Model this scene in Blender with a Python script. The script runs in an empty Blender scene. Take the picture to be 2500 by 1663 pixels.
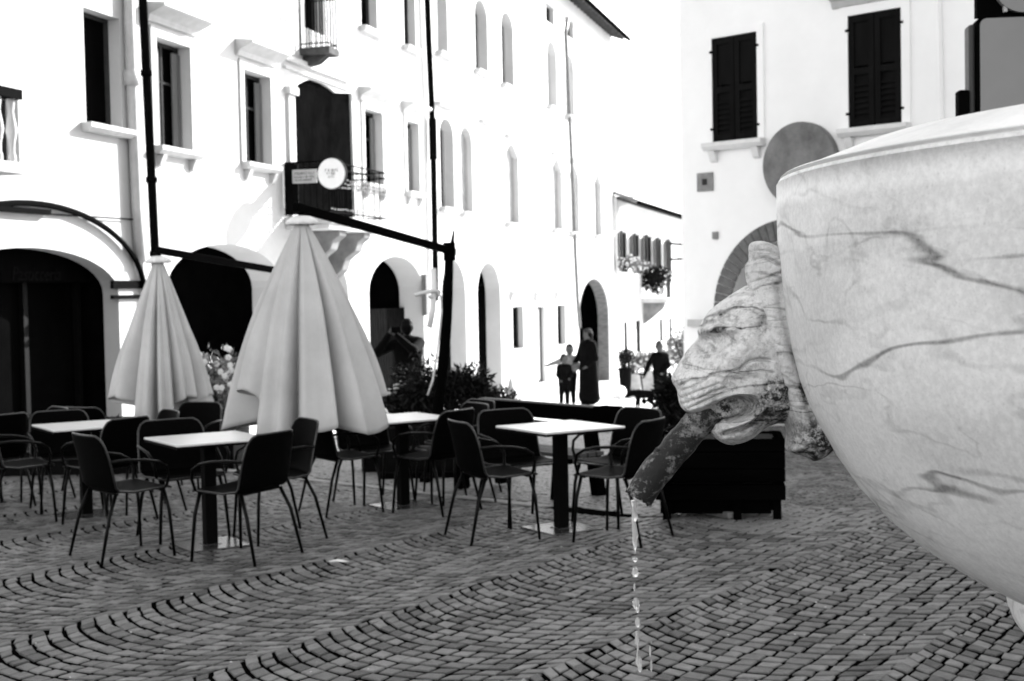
import bpy, math, random
import numpy as np
from mathutils import Vector, Matrix, geometry
random.seed(7); np.random.seed(7)
sc = bpy.context.scene
COL = sc.collection
# ------------------------------------------------------------------ camera
FPX = 3400.0; CX, CY = 1250.0, 831.5          # photo pixels (2500 x 1663)
PITCH, ROLL, EYE = 0.0362, 0.0196, 1.70
fw = Vector((0, math.cos(PITCH), -math.sin(PITCH)))
rt0 = Vector((1, 0, 0)); up0 = rt0.cross(fw)
rt = rt0*math.cos(ROLL) - up0*math.sin(ROLL)
up = up0*math.cos(ROLL) + rt0*math.sin(ROLL)
EYEV = Vector((0, 0, EYE))
cam_d = bpy.data.cameras.new('camera'); cam = bpy.data.objects.new('camera', cam_d); COL.objects.link(cam)
cam.matrix_world = Matrix(((rt.x, up.x, -fw.x, 0), (rt.y, up.y, -fw.y, 0), (rt.z, up.z, -fw.z, EYE), (0, 0, 0, 1)))
cam_d.sensor_width = 36; cam_d.lens = FPX/2500*36; cam_d.clip_start = .05; cam_d.clip_end = 600
cam_d.dof.use_dof = True; cam_d.dof.focus_distance = 3.0; cam_d.dof.aperture_fstop = 8.5
sc.camera = cam
# ------------------------------------------------------------------ light
SUN_AZ, SUN_EL = math.radians(44), math.radians(25)     # from +Y towards +X
w = bpy.data.worlds.new('World'); sc.world = w; w.use_nodes = True
nt = w.node_tree; bg = nt.nodes['Background']
sky = nt.nodes.new('ShaderNodeTexSky'); sky.sky_type = 'NISHITA'; sky.sun_disc = False
sky.sun_elevation = SUN_EL; sky.sun_rotation = SUN_AZ
bw = nt.nodes.new('ShaderNodeRGBToBW')
nt.links.new(sky.outputs[0], bw.inputs[0]); nt.links.new(bw.outputs[0], bg.inputs[0]); bg.inputs[1].default_value = 0.15
sd = bpy.data.lights.new('sun', 'SUN'); sd.energy = 4.5; sd.angle = math.radians(.5)
sun = bpy.data.objects.new('sun', sd); COL.objects.link(sun)
tosun = Vector((math.sin(SUN_AZ)*math.cos(SUN_EL), math.cos(SUN_AZ)*math.cos(SUN_EL), math.sin(SUN_EL)))
sun.rotation_euler = tosun.to_track_quat('Z', 'Y').to_euler(); sun.location = (20, 30, 40)
sc.view_settings.view_transform = 'Standard'; sc.view_settings.look = 'None'
sc.view_settings.exposure = 2.0; sc.view_settings.gamma = 1
sc.cycles.max_bounces = 8
sc.cycles.use_denoising = True

# ------------------------------------------------------------------ pixel -> world (places things at true distances)
def ray(px, py):
    return (fw + rt*((px-CX)/FPX) - up*((py-CY)/FPX))
def at(px, py, Y):
    d = ray(px, py); return EYEV + d*(Y/d.y)
def ground_z(Y):
    t = Y-9.7
    return 0.0 if t < -1.5 else (-.0435*(t+1.5)**2/6 if t < 1.5 else -.0435*t)
def on_ground(px, py):
    d = ray(px, py); Y = 8.
    for _ in range(40):
        k = (ground_z(Y)-EYE)/d.z; Y = .5*Y+.5*max(d.y*k, 1)
    return Vector((d.x/d.y*Y, Y, ground_z(Y)))
def xat(px, Y): return at(px, 950, Y).x

# ------------------------------------------------------------------ materials
def mat(name, base, rough=.7, spec=.3, var=0., scale=4., bump=0., bscale=30., metal=0., coat=0., stretch=(1, 1, 1), obj=True):
    m = bpy.data.materials.new(name); m.use_nodes = True
    n = m.node_tree.nodes; l = m.node_tree.links; b = n['Principled BSDF']
    b.inputs['Base Color'].default_value = (base, base, base, 1); b.inputs['Roughness'].default_value = rough
    b.inputs['Specular IOR Level'].default_value = spec; b.inputs['Metallic'].default_value = metal
    b.inputs['Coat Weight'].default_value = coat
    tc = n.new('ShaderNodeTexCoord'); mp = n.new('ShaderNodeMapping'); mp.inputs['Scale'].default_value = stretch
    l.new(tc.outputs['Object'], mp.inputs[0])
    if var > 0:
        t = n.new('ShaderNodeTexNoise'); t.inputs['Scale'].default_value = scale; t.inputs['Detail'].default_value = 8
        t.inputs['Roughness'].default_value = .65; l.new(mp.outputs[0], t.inputs['Vector'])
        r = n.new('ShaderNodeMapRange'); r.inputs['From Min'].default_value = .3; r.inputs['From Max'].default_value = .7
        r.inputs['To Min'].default_value = base*(1-var); r.inputs['To Max'].default_value = min(.9, base*(1+var))
        l.new(t.outputs[0], r.inputs[0]); l.new(r.outputs[0], b.inputs['Base Color'])
    if bump > 0:
        t2 = n.new('ShaderNodeTexNoise'); t2.inputs['Scale'].default_value = bscale; t2.inputs['Detail'].default_value = 6
        l.new(mp.outputs[0], t2.inputs['Vector'])
        bp = n.new('ShaderNodeBump'); bp.inputs['Strength'].default_value = bump; bp.inputs['Distance'].default_value = .02
        l.new(t2.outputs[0], bp.inputs['Height']); l.new(bp.outputs[0], b.inputs['Normal'])
    return m
M = dict(
    wall=mat('plaster', .50, .9, .1, .06, 1.2, .15, 12), wall2=mat('plaster_old', .48, .9, .1, .10, .7, .2, 9),
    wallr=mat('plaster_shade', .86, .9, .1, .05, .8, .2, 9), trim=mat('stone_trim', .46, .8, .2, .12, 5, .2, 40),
    dark=mat('dark_interior', .003, .9, .0, .5, 2), glass=mat('dark_pane', .0025, .6, .0, .4, 1),
    frame=mat('window_frame', .04, .8, .0, .2, 8), shut=mat('shutter_grey', .12, .7, .2, .2, 9, .2, 60, stretch=(1, 1, .15)),
    shutd=mat('shutter_dark', .006, .7, .03, .35, 6, .2, 60, stretch=(1, 1, .2)), wood=mat('old_wood', .035, .7, .2, .5, 9, .3, 40, stretch=(1, 1, .1)),
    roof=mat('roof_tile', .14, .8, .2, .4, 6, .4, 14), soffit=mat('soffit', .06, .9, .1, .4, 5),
    pipe=mat('black_pipe', .003, .8, .0, .3, 8), pipel=mat('pale_pipe', .45, .5, .3, .12, 5),
    iron=mat('black_iron', .002, .8, .01, .3, 10), brick=mat('brick_jamb', .16, .9, .1, .4, 7, .5, 18, stretch=(.6, .6, 3)),
    chair=mat('black_shell', .0014, .6, .018, .5, 60), rimm=mat('shell_rim', .004, .28, .55, .3, 20), tubem=mat('black_tube', .002, .35, .10, .3, 10),
    top=mat('table_top', .70, .25, .5, .04, 3), topedge=mat('table_edge', .002, .6, .04, .2, 6), plate=mat('base_plate', .04, .22, .6, .25, 6),
    fabric=mat('parasol_fabric', .50, .9, .1, .10, 3, .25, 220), alu=mat('parasol_dark_metal', .0015, .7, .01, .3, 6),
    white=mat('white_paint', .78, .5, .3, .05, 5), cord=mat('white_cord', .65, .8, .1, .1, 50),
    leaf=mat('leaf_dark', .006, .4, .16, .6, 6), leafl=mat('leaf_pale', .16, .45, .4, .5, 7), petal=mat('petal', .72, .7, .1, .1, 20), bark=mat('stem', .03, .9, .1, .3, 20),
    coat=mat('black_cloth', .002, .9, .05, .4, 12), cloth=mat('grey_cloth', .20, .9, .1, .3, 12), skin=mat('skin', .06, .6, .3, .08, 20),
    hair=mat('hair', .003, .7, .05, .4, 40), helmet=mat('helmet_shell', .008, .35, .5, .4, 20), fur=mat('dog_fur', .002, .9, .02, .5, 40),
    bench=mat('bench_timber', .0015, .8, .0, .5, 8, .3, 40, stretch=(.15, 1, 1)), benchl=mat('bench_edge', .05, .6, .3, .4, 10, .3, 40, stretch=(.15, 1, 1)),
    plank=mat('pale_plank', .12, .7, .2, .35, 9, .3, 40, stretch=(.2, 1, 1)), paper=mat('paper', .75, .8, .1, .05, 20),
    pot=mat('dark_pot', .003, .7, .05, .3, 9), potl=mat('pale_pot', .5, .7, .2, .2, 6), stonedisc=mat('roundel_stone', .17, .9, .1, .45, 2.2, .3, 30),
    archb=mat('arch_brick', .13, .9, .1, .3, 6, .4, 20, stretch=(2, 2, 2)), signg=mat('sign_enamel', .20, .35, .4, .06, 2.),
    ink=mat('sign_ink', .03, .7, .1, .2, 20), kerb=mat('kerb_stone', .30, .8, .2, .3, 8, .3, 40),
    trimr=mat('pale_sill', .66, .9, .1, .08, 6), framep=mat('pale_frame', .34, .8, .0, .1, 9), pane_pale=mat('pale_blind', .30, .9, .0, .2, 4), plaque=mat('plaque', .22, .8, .2, .25, 9),
)
def marble(name, base, vein, scale=1.0, grain=.10, rough=.45, dirt=0., stain_shade=False):
    m = bpy.data.materials.new(name); m.use_nodes = True
    n = m.node_tree.nodes; l = m.node_tree.links; b = n['Principled BSDF']
    b.inputs['Roughness'].default_value = rough; b.inputs['Specular IOR Level'].default_value = .3
    tc = n.new('ShaderNodeTexCoord')
    def noise(sc_, det, stretch=(1, 1, 1), rot=0, loc=(0, 0, 0), rg=.6, dist=0):
        mp = n.new('ShaderNodeMapping'); mp.inputs['Scale'].default_value = stretch; mp.inputs['Rotation'].default_value = (0, rot, 0)
        mp.inputs['Location'].default_value = loc
        l.new(tc.outputs['Object'], mp.inputs[0])
        t = n.new('ShaderNodeTexNoise'); t.inputs['Scale'].default_value = sc_; t.inputs['Detail'].default_value = det
        t.inputs['Roughness'].default_value = rg; t.inputs['Distortion'].default_value = dist
        l.new(mp.outputs[0], t.inputs['Vector']); return t.outputs[0]
    def math_(op, a, b_=None, c=None):
        x = n.new('ShaderNodeMath'); x.operation = op
        for i, v in enumerate((a, b_, c)):
            if v is None: continue
            if isinstance(v, (int, float)): x.inputs[i].default_value = v
            else: l.new(v, x.inputs[i])
        return x.outputs[0]
    def ramp(v, a, b_, lo, hi):
        r = n.new('ShaderNodeMapRange'); r.interpolation_type = 'SMOOTHSTEP'
        r.inputs['From Min'].default_value = a; r.inputs['From Max'].default_value = b_
        r.inputs['To Min'].default_value = lo; r.inputs['To Max'].default_value = hi; l.new(v, r.inputs[0]); return r.outputs[0]
    out = None
    for (s_, st, ro, wd, dk, lc) in ((1.0*scale, (1, 1, 5.2), .20, .0062, vein, (1.7, .4, .9)), (1.2*scale, (1, 1, 4.6), .24, .0050, vein*.7, (4.1, 2, 2.6)), (2.4*scale, (1, 1, 3.2), .35, .007, vein*.40, (7, 5, 1)), (3.4*scale, (1, 1, 2.6), .6, .006, vein*.25, (2, 8, 3))):
        v = noise(s_, 4, st, ro, lc, .42, .35)
        a = math_('ABSOLUTE', math_('SUBTRACT', v, .5))
        a = ramp(a, wd*.3, wd*2.6, 1, 0)
        br = ramp(noise(s_*1.6, 2, (1, 1, 1), 0, (lc[0]+5, 2, 1)), .36, .58, .12, 1)      # veins fade in and out
        a = math_('MULTIPLY', math_('MULTIPLY', a, br), dk)
        out = a if out is None else math_('ADD', out, a)
    soft = ramp(noise(2.2*scale, 4, (1, 1, 1.8), .25), .35, .65, -.10, .07)
    gr = ramp(noise(95, 3, rg=.7), .35, .7, -grain, grain)
    gr2 = ramp(noise(260, 2, rg=.7), .55, .75, 0, grain*1.1)
    v = math_('ADD', math_('ADD', math_('SUBTRACT', base, out), soft), math_('MULTIPLY', gr, .5))
    v = math_('SUBTRACT', v, gr2)
    if dirt > 0:
        d1 = ramp(noise(9, 6, rg=.75), .50, .64, 0, dirt)
        d2 = ramp(noise(60, 5, rg=.8), .50, .60, 0, dirt*.75)
        v = math_('SUBTRACT', v, math_('MULTIPLY', d1, .6)); v = math_('SUBTRACT', v, d2)
    if stain_shade:                      # black algae crust at the back of the jaw, shade painted into the mouth, eye socket and lower jaw
        for (cx_, cz_, yy, r0, r1, am) in (stain_shade if isinstance(stain_shade, tuple) else ((985, 990, -.06, .030, .080, .55), (735, 985, -.01, .018, .045, .30), (690, 1005, -.01, .008, .028, .60), (604, 648, -.05, .006, .018, .40), (690, 1160, -.05, .01, .05, .12))):
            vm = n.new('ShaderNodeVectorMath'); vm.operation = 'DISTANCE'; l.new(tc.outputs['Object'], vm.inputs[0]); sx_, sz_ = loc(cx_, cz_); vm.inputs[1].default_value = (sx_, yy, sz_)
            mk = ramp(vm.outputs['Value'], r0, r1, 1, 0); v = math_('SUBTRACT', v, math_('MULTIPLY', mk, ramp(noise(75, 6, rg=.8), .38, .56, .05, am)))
    v = math_('MAXIMUM', v, .012)
    l.new(v, b.inputs['Base Color'])
    bp = n.new('ShaderNodeBump'); bp.inputs['Strength'].default_value = .75 if dirt else .22; bp.inputs['Distance'].default_value = .004
    l.new(noise(130 if dirt else 160, 5, rg=.7), bp.inputs['Height']); l.new(bp.outputs[0], b.inputs['Normal'])
    return m
DL = 2.40; SC = DL/FPX                       # distance of the lion and metres per photo pixel there
cen_px = (1700, 880)
def c4(x, y): return (1450+.4464*x, 550+.4464*y)
def loc(x, y):                                # crop coordinates -> local metres (lx right, lz up)
    X, Y_ = c4(x, y); return ((X-cen_px[0])*SC, -(Y_-cen_px[1])*SC)
M['marble'] = marble('veined_marble', .76, .46, 1.0, .12)
M['marbler'] = marble('rim_marble', .74, .12, 1.0, .05)
M['marblel'] = marble('weathered_marble', .74, .42, 2.4, .15, .6, .30, stain_shade=True)
M['marblem'] = marble('mane_marble', .70, .34, 2.6, .11, .55, .18, stain_shade=((1240, 1190, -.04, .03, .085, .62), (1112, 905, -.07, .008, .030, .55), (1130, 1060, -.06, .01, .06, .25)))  # lower end darkened to paint its shaded underside; small side spot is real grime
M['bronze'] = marble('weathered_pipe', .13, .12, 11., .20, .5, .22)
wm = bpy.data.materials.new('water'); wm.use_nodes = True
_b = wm.node_tree.nodes['Principled BSDF']; _b.inputs['Transmission Weight'].default_value = .72; _b.inputs['IOR'].default_value = 1.33
_b.inputs['Roughness'].default_value = .02; _b.inputs['Base Color'].default_value = (.98, .98, .98, 1); M['water'] = wm

# ------------------------------------------------------------------ mesh helpers
class MB:
    def __init__(s): s.v = []; s.f = []; s.mi = []; s.cur = 0
    def add(s, vs, fs):
        o = len(s.v); s.v += [tuple(p) for p in vs]
        for f in fs: s.f.append(tuple(i+o for i in f)); s.mi.append(s.cur)
    def box(s, x0, x1, y0, y1, z0, z1):
        x0, x1 = sorted((x0, x1)); y0, y1 = sorted((y0, y1)); z0, z1 = sorted((z0, z1))
        s.add([(x0, y0, z0), (x1, y0, z0), (x1, y1, z0), (x0, y1, z0), (x0, y0, z1), (x1, y0, z1), (x1, y1, z1), (x0, y1, z1)],
              [(3, 2, 1, 0), (4, 5, 6, 7), (0, 1, 5, 4), (1, 2, 6, 5), (2, 3, 7, 6), (3, 0, 4, 7)])
    def prism_y(s, poly, y0, y1):       # poly = [(x,z)], extruded in y
        n = len(poly); vs = [(x, y0, z) for x, z in poly]+[(x, y1, z) for x, z in poly]
        s.add(vs, [tuple(range(n)), tuple(range(2*n-1, n-1, -1))]+[(i, i+n, (i+1) % n+n, (i+1) % n) for i in range(n)])
    def prism_x(s, poly, x0, x1):       # poly = [(y,z)]
        n = len(poly); vs = [(x0, y, z) for y, z in poly]+[(x1, y, z) for y, z in poly]
        s.add(vs, [tuple(range(n-1, -1, -1)), tuple(range(n, 2*n))]+[((i+1) % n, (i+1) % n+n, i+n, i) for i in range(n)])
    def tube(s, pts, r, n=8, cap=True, ell=None):
        pts = [Vector(p) for p in pts]; k = len(pts); rs = r if isinstance(r, (list, tuple)) else [r]*k
        t0 = (pts[1]-pts[0]).normalized(); a = t0.orthogonal().normalized()
        if ell is not None: a = Vector(ell); a = (a-t0*a.dot(t0)).normalized()
        rings = []
        for i, p in enumerate(pts):
            t = (pts[min(i+1, k-1)]-pts[max(i-1, 0)]).normalized()
            a = (a-t*a.dot(t)).normalized(); b = t.cross(a)
            rings.append([p+(a*math.cos(2*math.pi*j/n)+b*math.sin(2*math.pi*j/n))*rs[i] for j in range(n)])
        vs = [q for rg in rings for q in rg]; fs = []
        for i in range(k-1):
            for j in range(n): fs.append((i*n+j, i*n+(j+1) % n, (i+1)*n+(j+1) % n, (i+1)*n+j))
        if cap: fs += [tuple(range(n-1, -1, -1)), tuple((k-1)*n+j for j in range(n))]
        s.add(vs, fs)
    def lathe(s, prof, n=32, cx=0, cy=0, cap=False):     # prof [(r,z)]
        k = len(prof); vs = [(cx+r*math.cos(2*math.pi*j/n), cy+r*math.sin(2*math.pi*j/n), z) for r, z in prof for j in range(n)]
        fs = [(i*n+j, i*n+(j+1) % n, (i+1)*n+(j+1) % n, (i+1)*n+j) for i in range(k-1) for j in range(n)]
        if cap: fs += [tuple(range(n-1, -1, -1)), tuple((k-1)*n+j for j in range(n))]
        s.add(vs, fs)
    def ball(s, c, r, n=10, m=7, sq=(1, 1, 1)):
        vs = []; fs = []
        for i in range(m+1):
            ph = math.pi*i/m
            for j in range(n):
                th = 2*math.pi*j/n
                vs.append((c[0]+r*sq[0]*math.sin(ph)*math.cos(th), c[1]+r*sq[1]*math.sin(ph)*math.sin(th), c[2]+r*sq[2]*math.cos(ph)))
        for i in range(m):
            for j in range(n): fs.append((i*n+j, (i+1)*n+j, (i+1)*n+(j+1) % n, i*n+(j+1) % n))
        s.add(vs, fs)
    def bar(s, p, q, w_, h_):           # rectangular bar from p to q
        p = Vector(p); q = Vector(q); t = (q-p).normalized(); u = t.cross(Vector((0, 0, 1)))
        u = Vector((1, 0, 0)) if u.length < 1e-3 else u.normalized(); v = u.cross(t)
        c = [(u*a*w_/2+v*b*h_/2) for a, b in ((-1, -1), (1, -1), (1, 1), (-1, 1))]
        s.add([p+d for d in c]+[q+d for d in c], [(3, 2, 1, 0), (4, 5, 6, 7)]+[(i, (i+1) % 4, (i+1) % 4+4, i+4) for i in range(4)])
    def build(s, name, m, parent=None, smooth=False, bevel=0, loc=None, rotz=None, sub=0):
        me = bpy.data.meshes.new(name); me.from_pydata(s.v, [], s.f); me.update()
        o = bpy.data.objects.new(name, me); COL.objects.link(o)
        for x in (m if isinstance(m, (list, tuple)) else [m]): me.materials.append(x)
        if isinstance(m, (list, tuple)): me.polygons.foreach_set('material_index', s.mi)
        if smooth: me.polygons.foreach_set('use_smooth', [True]*len(me.polygons))
        if bevel:
            bv = o.modifiers.new('b', 'BEVEL'); bv.width = bevel; bv.segments = 2; bv.limit_method = 'ANGLE'
        if sub:
            sm = o.modifiers.new('s', 'SUBSURF'); sm.levels = sub; sm.render_levels = sub
        if parent: o.parent = parent
        if loc is not None: o.location = loc
        if rotz is not None: o.rotation_euler = (0, 0, rotz)
        return o
def tag(o, label=None, cat=None, group=None, kind=None):
    for k, v in (('label', label), ('category', cat), ('group', group), ('kind', kind)):
        if v: o[k] = v
    return o
def empty(name, loc, label, cat, rz=0, group=None):
    o = bpy.data.objects.new(name, None); COL.objects.link(o); o.location = loc; o.rotation_euler = (0, 0, rz)
    o.empty_display_size = .2
    return tag(o, label, cat, group)
def copy_tree(o, parent=None):
    c = o.copy(); COL.objects.link(c)
    if parent: c.parent = parent
    for ch in list(o.children): copy_tree(ch, c)
    return c

# ------------------------------------------------------------------ ground
def ground_sheet(name, m, x0, x1, ys, dz, kind='structure'):
    b = MB(); k = len(ys)
    b.add([(x, y, ground_z(y)+dz) for y in ys for x in (x0, x1)], [(2*i, 2*i+1, 2*i+3, 2*i+2) for i in range(k-1)])
    return tag(b.build(name, m), kind=kind)
M['joint'] = mat('joint_earth', .003, .95, .0, .4, 30, .4, 90)
M['street'] = mat('street_stone', .62, .7, .3, .10, 3, .2, 20)
ys = [-60, -20, 0, 5, 8]+[8+.25*i for i in range(1, 17)]+[14, 20, 40, 80, 120]
g = ground_sheet('ground', M['joint'], -80, 80, ys+[400], -.0075)
# line between the square and the paler street (a strip of long stones)
KP, KD = Vector((-.54, 12.3)), Vector((1.09, -1.33)).normalized()
KN = Vector((-KD.y, KD.x))                       # pointing away from the camera
def beyond(x, y): return (Vector((x, y))-KP).dot(KN)
# cobbles laid in segmental arcs, each stone its own low block
def cobbles():
    W = 1.32; R = W/2/math.sin(math.radians(43)); AX = math.radians(33.5)
    a = np.array((math.sin(AX), math.cos(AX))); c = np.array((math.cos(AX), -math.sin(AX)))    # along column, across column
    rs = np.random.RandomState(3); step = .102; nst = 14
    V = []; F = []; MI = []
    half = math.asin(W/2/R)
    for ci in range(-18, 19):
        th = np.linspace(-half, half, nst+1); off = rs.rand()*step
        for ri in range(-160, 330):
            q0 = ri*step+off
            # quick cull using the column centre
            cx = c*(ci*W)+a*(q0-R)
            if not (4.6 < cx[1]+.4 < 23) or abs(cx[0]) > .46*(cx[1]+1.5)+1.2: continue
            jt = th+np.concatenate(([rs.uniform(-.03, .02)], rs.uniform(-.014, .014, nst-1), [rs.uniform(-.02, .03)]))
            for k in range(nst):
                t0, t1 = jt[k], jt[k+1]
                if t1-t0 < .03: continue
                pts = []
                for (t, dq) in ((t0, 0), (t1, 0), (t1, step), (t0, step)):
                    p = R*math.sin(t); q = q0+dq-R*math.cos(t)
                    pts.append(c*(ci*W+p)+a*q)
                P = np.array(pts); cen = P.mean(0)
                if cen[1] < 4.6 or cen[1] > 22: continue
                bd = beyond(*cen)
                if abs(bd) < .12 and cen[1] > 10.5: continue
                P += rs.uniform(-.0075, .0075, P.shape)
                # joints: wide along the arcs, narrower across; moved as absolute distances
                ga, gc = .0095+rs.rand()*.0070, .0055+rs.rand()*.0055
                ea = P[1]-P[0]; ea = ea/np.linalg.norm(ea); eb = P[3]-P[0]; eb = eb/np.linalg.norm(eb)
                P2 = np.array([P[0]+eb*ga+ea*gc, P[1]+eb*ga-ea*gc, P[2]-eb*ga-ea*gc, P[3]-eb*ga+ea*gc])
                cen = P2.mean(0); d = P2-cen; L = np.linalg.norm(d, axis=1)[:, None]; P3 = cen+d*(1-.007/L)
                z = ground_z(cen[1]); tz = rs.uniform(-.0022, .0022)+z; sl = rs.uniform(-.035, .035, 2)
                o = len(V)
                for x, y in P2: V.append((x, y, z-.049))
                for x, y in P2: V.append((x, y, tz-.004+sl[0]*(x-cen[0])+sl[1]*(y-cen[1])))
                for x, y in P3: V.append((x, y, tz+sl[0]*(x-cen[0])+sl[1]*(y-cen[1])))
                F.append((o+8, o+9, o+10, o+11)); n_ = 1
                for j in range(4):
                    k2 = (j+1) % 4
                    F.append((o+4+j, o+4+k2, o+8+k2, o+8+j)); F.append((o+j, o+k2, o+4+k2, o+4+j)); n_ += 2
                mi = (3 if (bd > 0 and cen[0] < 1.9+.8*math.sin(cen[1]*2)+rs.uniform(-.4, .4)) else int(rs.choice(3, p=(.5, .32, .18))))
                MI += [mi]*n_
    me = bpy.data.meshes.new('cobblestone_paving'); me.from_pydata(V, [], F)
    def cm(nm, v, sp): return mat(nm, v, .42, sp, .30, 16, .35, 120)
    for m in (cm('cobble_a', .125, .15), cm('cobble_b', .185, .15), cm('cobble_c', .068, .15), mat('cobble_pale', .20, .5, .4, .3, 12, .3, 90)): me.materials.append(m)
    me.polygons.foreach_set('material_index', MI)
    o = bpy.data.objects.new('cobblestone_paving', me); COL.objects.link(o); tag(o, kind='structure')
cobbles()
b = MB()
for (s0, s1) in [(i*1.3-9.1, i*1.3-9.1+1.28) for i in range(16)]:
    p = [KP+KD*s+KN*d for s, d in ((s0, -.07), (s1, -.07), (s1, .07), (s0, .07))]
    if min(q.y for q in p) < 10.55: continue
    b.add([(q.x, q.y, ground_z(q.y)-.049) for q in p]+[(q.x, q.y, ground_z(q.y)+.004) for q in p], [(4, 5, 6, 7), (0, 1, 5, 4), (1, 2, 6, 5), (2, 3, 7, 6), (3, 0, 4, 7)])
tag(b.build('kerb_strip', M['kerb'], bevel=.003), kind='structure')
ground_sheet('street', M['street'], -70, 70, [22, 26, 34, 40, 80, 130], -.002)

# ------------------------------------------------------------------ facades
class Facade:
    """a vertical wall plane; local x runs along it to the right in the photo, local y goes into the wall"""
    def __init__(s, P, u):
        s.P = Vector((P[0], P[1], 0)); s.u = Vector((u[0], u[1], 0)).normalized(); s.n = Vector((-s.u.y, s.u.x, 0)); s.ang = math.atan2(s.u.y, s.u.x)
    def px(s, x, y, off=0):
        d = ray(x, y); P = s.P+s.n*off; k = (P-EYEV).dot(s.n)/d.dot(s.n); q = EYEV+d*k
        return (q-s.P).dot(s.u), q.z
    def pt(s, a, z, y=0): return s.P+s.u*a+s.n*y+Vector((0, 0, z))
LEFT = Facade((-11.4, 0), (.2735, 1)); RIGHT = Facade((27.2, 0), (1.034, -1))
class House:
    def __init__(s, fac, xa, xb, ztop, name, label, cat='building', thick=.45, wallm='wall'):
        s.f = fac; s.a = fac.px(xa, 700)[0]; s.b = fac.px(xb, 700)[0]; base = fac.pt(s.a, 0); s.z0 = min(ground_z(base.y), ground_z(fac.pt(s.b, 0).y))-.3
        s.zt = ztop; s.T = thick; s.o = empty(name, (base.x, base.y, s.z0), label, cat, fac.ang); s.holes = []; s.wm = wallm
    def L(s, px, py, off=0):
        a, z = s.f.px(px, py, off); return a-s.a, z-s.z0
    def rect(s, x0, x1, y0, y1):          # photo box -> local (a0,a1,z0,z1)
        ym = (y0+y1)/2; xm = (x0+x1)/2
        return s.L(x0, ym)[0], s.L(x1, ym)[0], s.L(xm, y1)[1], s.L(xm, y0)[1]
    def arch_poly(s, a0, a1, z0, z1, rise, n=14, pointed=0):
        c = (a0+a1)/2; h = (a1-a0)/2; zs = z1-rise; pts = [(a0, z0), (a1, z0)]
        for i in range(n+1):
            t = math.pi*i/n; x = c+h*math.cos(t); z = zs+rise*math.sin(t)**(1+pointed*.0)
            if pointed: z = zs+rise*(1-abs(math.cos(t))**1.25)**(.8)
            pts.append((x, z))
        return pts
    def hole(s, poly): s.holes.append(poly)
    def wall(s, depth=9.0):
        W_ = s.b-s.a; H = s.zt-s.z0; outer = [(0, 0), (W_, 0), (W_, H), (0, H)]
        loops = [outer]+s.holes; tri = geometry.tessellate_polygon([[Vector((x, z, 0)) for x, z in lp] for lp in loops])
        flat = [p for lp in loops for p in lp]; n = len(flat); mb = MB()
        vs = [(x, 0, z) for x, z in flat]+[(x, s.T, z) for x, z in flat]; fs = []
        for t in tri:
            a, b_, c = (Vector((flat[i][0], flat[i][1])) for i in t)
            cr = (b_-a).cross(c-a); t = t if cr > 0 else (t[0], t[2], t[1])
            fs.append(tuple(t)); fs.append(tuple(i+n for i in reversed(t)))
        mb.add(vs, fs); k = 0
        for lp in loops:
            m = len(lp); ar = sum(lp[i][0]*lp[(i+1) % m][1]-lp[(i+1) % m][0]*lp[i][1] for i in range(m))
            for i in range(m):
                i0, i1 = k+i, k+(i+1) % m; q = (i0, i0+n, i1+n, i1)
                if (lp is outer) != (ar > 0): q = q[::-1]
                mb.f.append(q if lp is not outer else q[::-1]); mb.mi.append(0)
            k += m
        mb.build('wall', M[s.wm], s.o)
        m2 = MB(); m2.box(-.0, .3, s.T+.002, depth, 0, H); m2.box(W_-.3, W_, s.T+.002, depth, 0, H); m2.box(0.302, W_-.302, depth-.3, depth, 0, H)
        m2.build('side_walls', M[s.wm], s.o)
        ct = getattr(s, 'ceil', 4.2)
        m3 = MB(); m3.box(.36, W_-.36, s.T+3.2, s.T+3.3, .36, H-.02); m3.box(.303, .355, s.T+.01, s.T+3.3, 0.36, H-.02); m3.box(W_-.355, W_-.303, s.T+.01, s.T+3.3, .36, H-.02); m3.box(.303, W_-.303, s.T+.01, s.T+3.3, .30, .355); m3.box(.36, W_-.36, s.T+.01, s.T+3.19, ct, ct+.1); m3.build('dark_lining', M['dark'], s.o)     # near-black lining paints the rooms' shade; its floor and ceiling block sun
    def roof(s, over=.9, depth=9.0, rise=1.7):
        W_ = s.b-s.a; H = s.zt-s.z0; mb = MB()
        e0, e1 = -over, depth+.4; mid = depth/2; zr = H+rise; lo = H-over*rise/mid
        mb.prism_x([(e0, lo+.02), (e0, lo+.14), (mid, zr+.14), (e1, lo+.14), (e1, lo+.02), (mid, zr+.02)], -.3, W_+.35)
        r = mb.build('roof', M['roof'], s.o)
        rb = MB(); n = int((W_+.5)/.55)
        for i in range(n):
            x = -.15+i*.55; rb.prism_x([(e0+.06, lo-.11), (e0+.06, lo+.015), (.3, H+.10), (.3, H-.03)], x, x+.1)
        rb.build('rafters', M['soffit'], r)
        gt = MB(); gt.tube([(-.3, e0-.05, lo+.03), (W_+.35, e0-.05, lo+.03)], .075, 8); gt.build('gutter', M['pipe'], r)
    def window(s, box, sill=True, hood=0, surround=0, shutters=None, arch=0, pane_y=.24, mull=True, point=0, interior='glass', hoodgap=.28, sm='trim', fm='frame', slm='trim'):
        a0, a1, z0, z1 = s.rect(*box) if box[0] > -999 and len(box) == 4 else box
        poly = s.arch_poly(a0, a1, z0, z1, arch, pointed=point) if arch else [(a0, z0), (a1, z0), (a1, z1), (a0, z1)]
        s.hole(poly); w_ = a1-a0; c = (a0+a1)/2
        fr = MB(); t = .055
        for (q0, q1) in ((a0, a0+t), (a1-t, a1)): fr.box(q0, q1, pane_y-.05, pane_y, z0, z1-arch*.6)
        fr.box(a0+t, a1-t, pane_y-.049, pane_y-.001, z0, z0+t)
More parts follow.
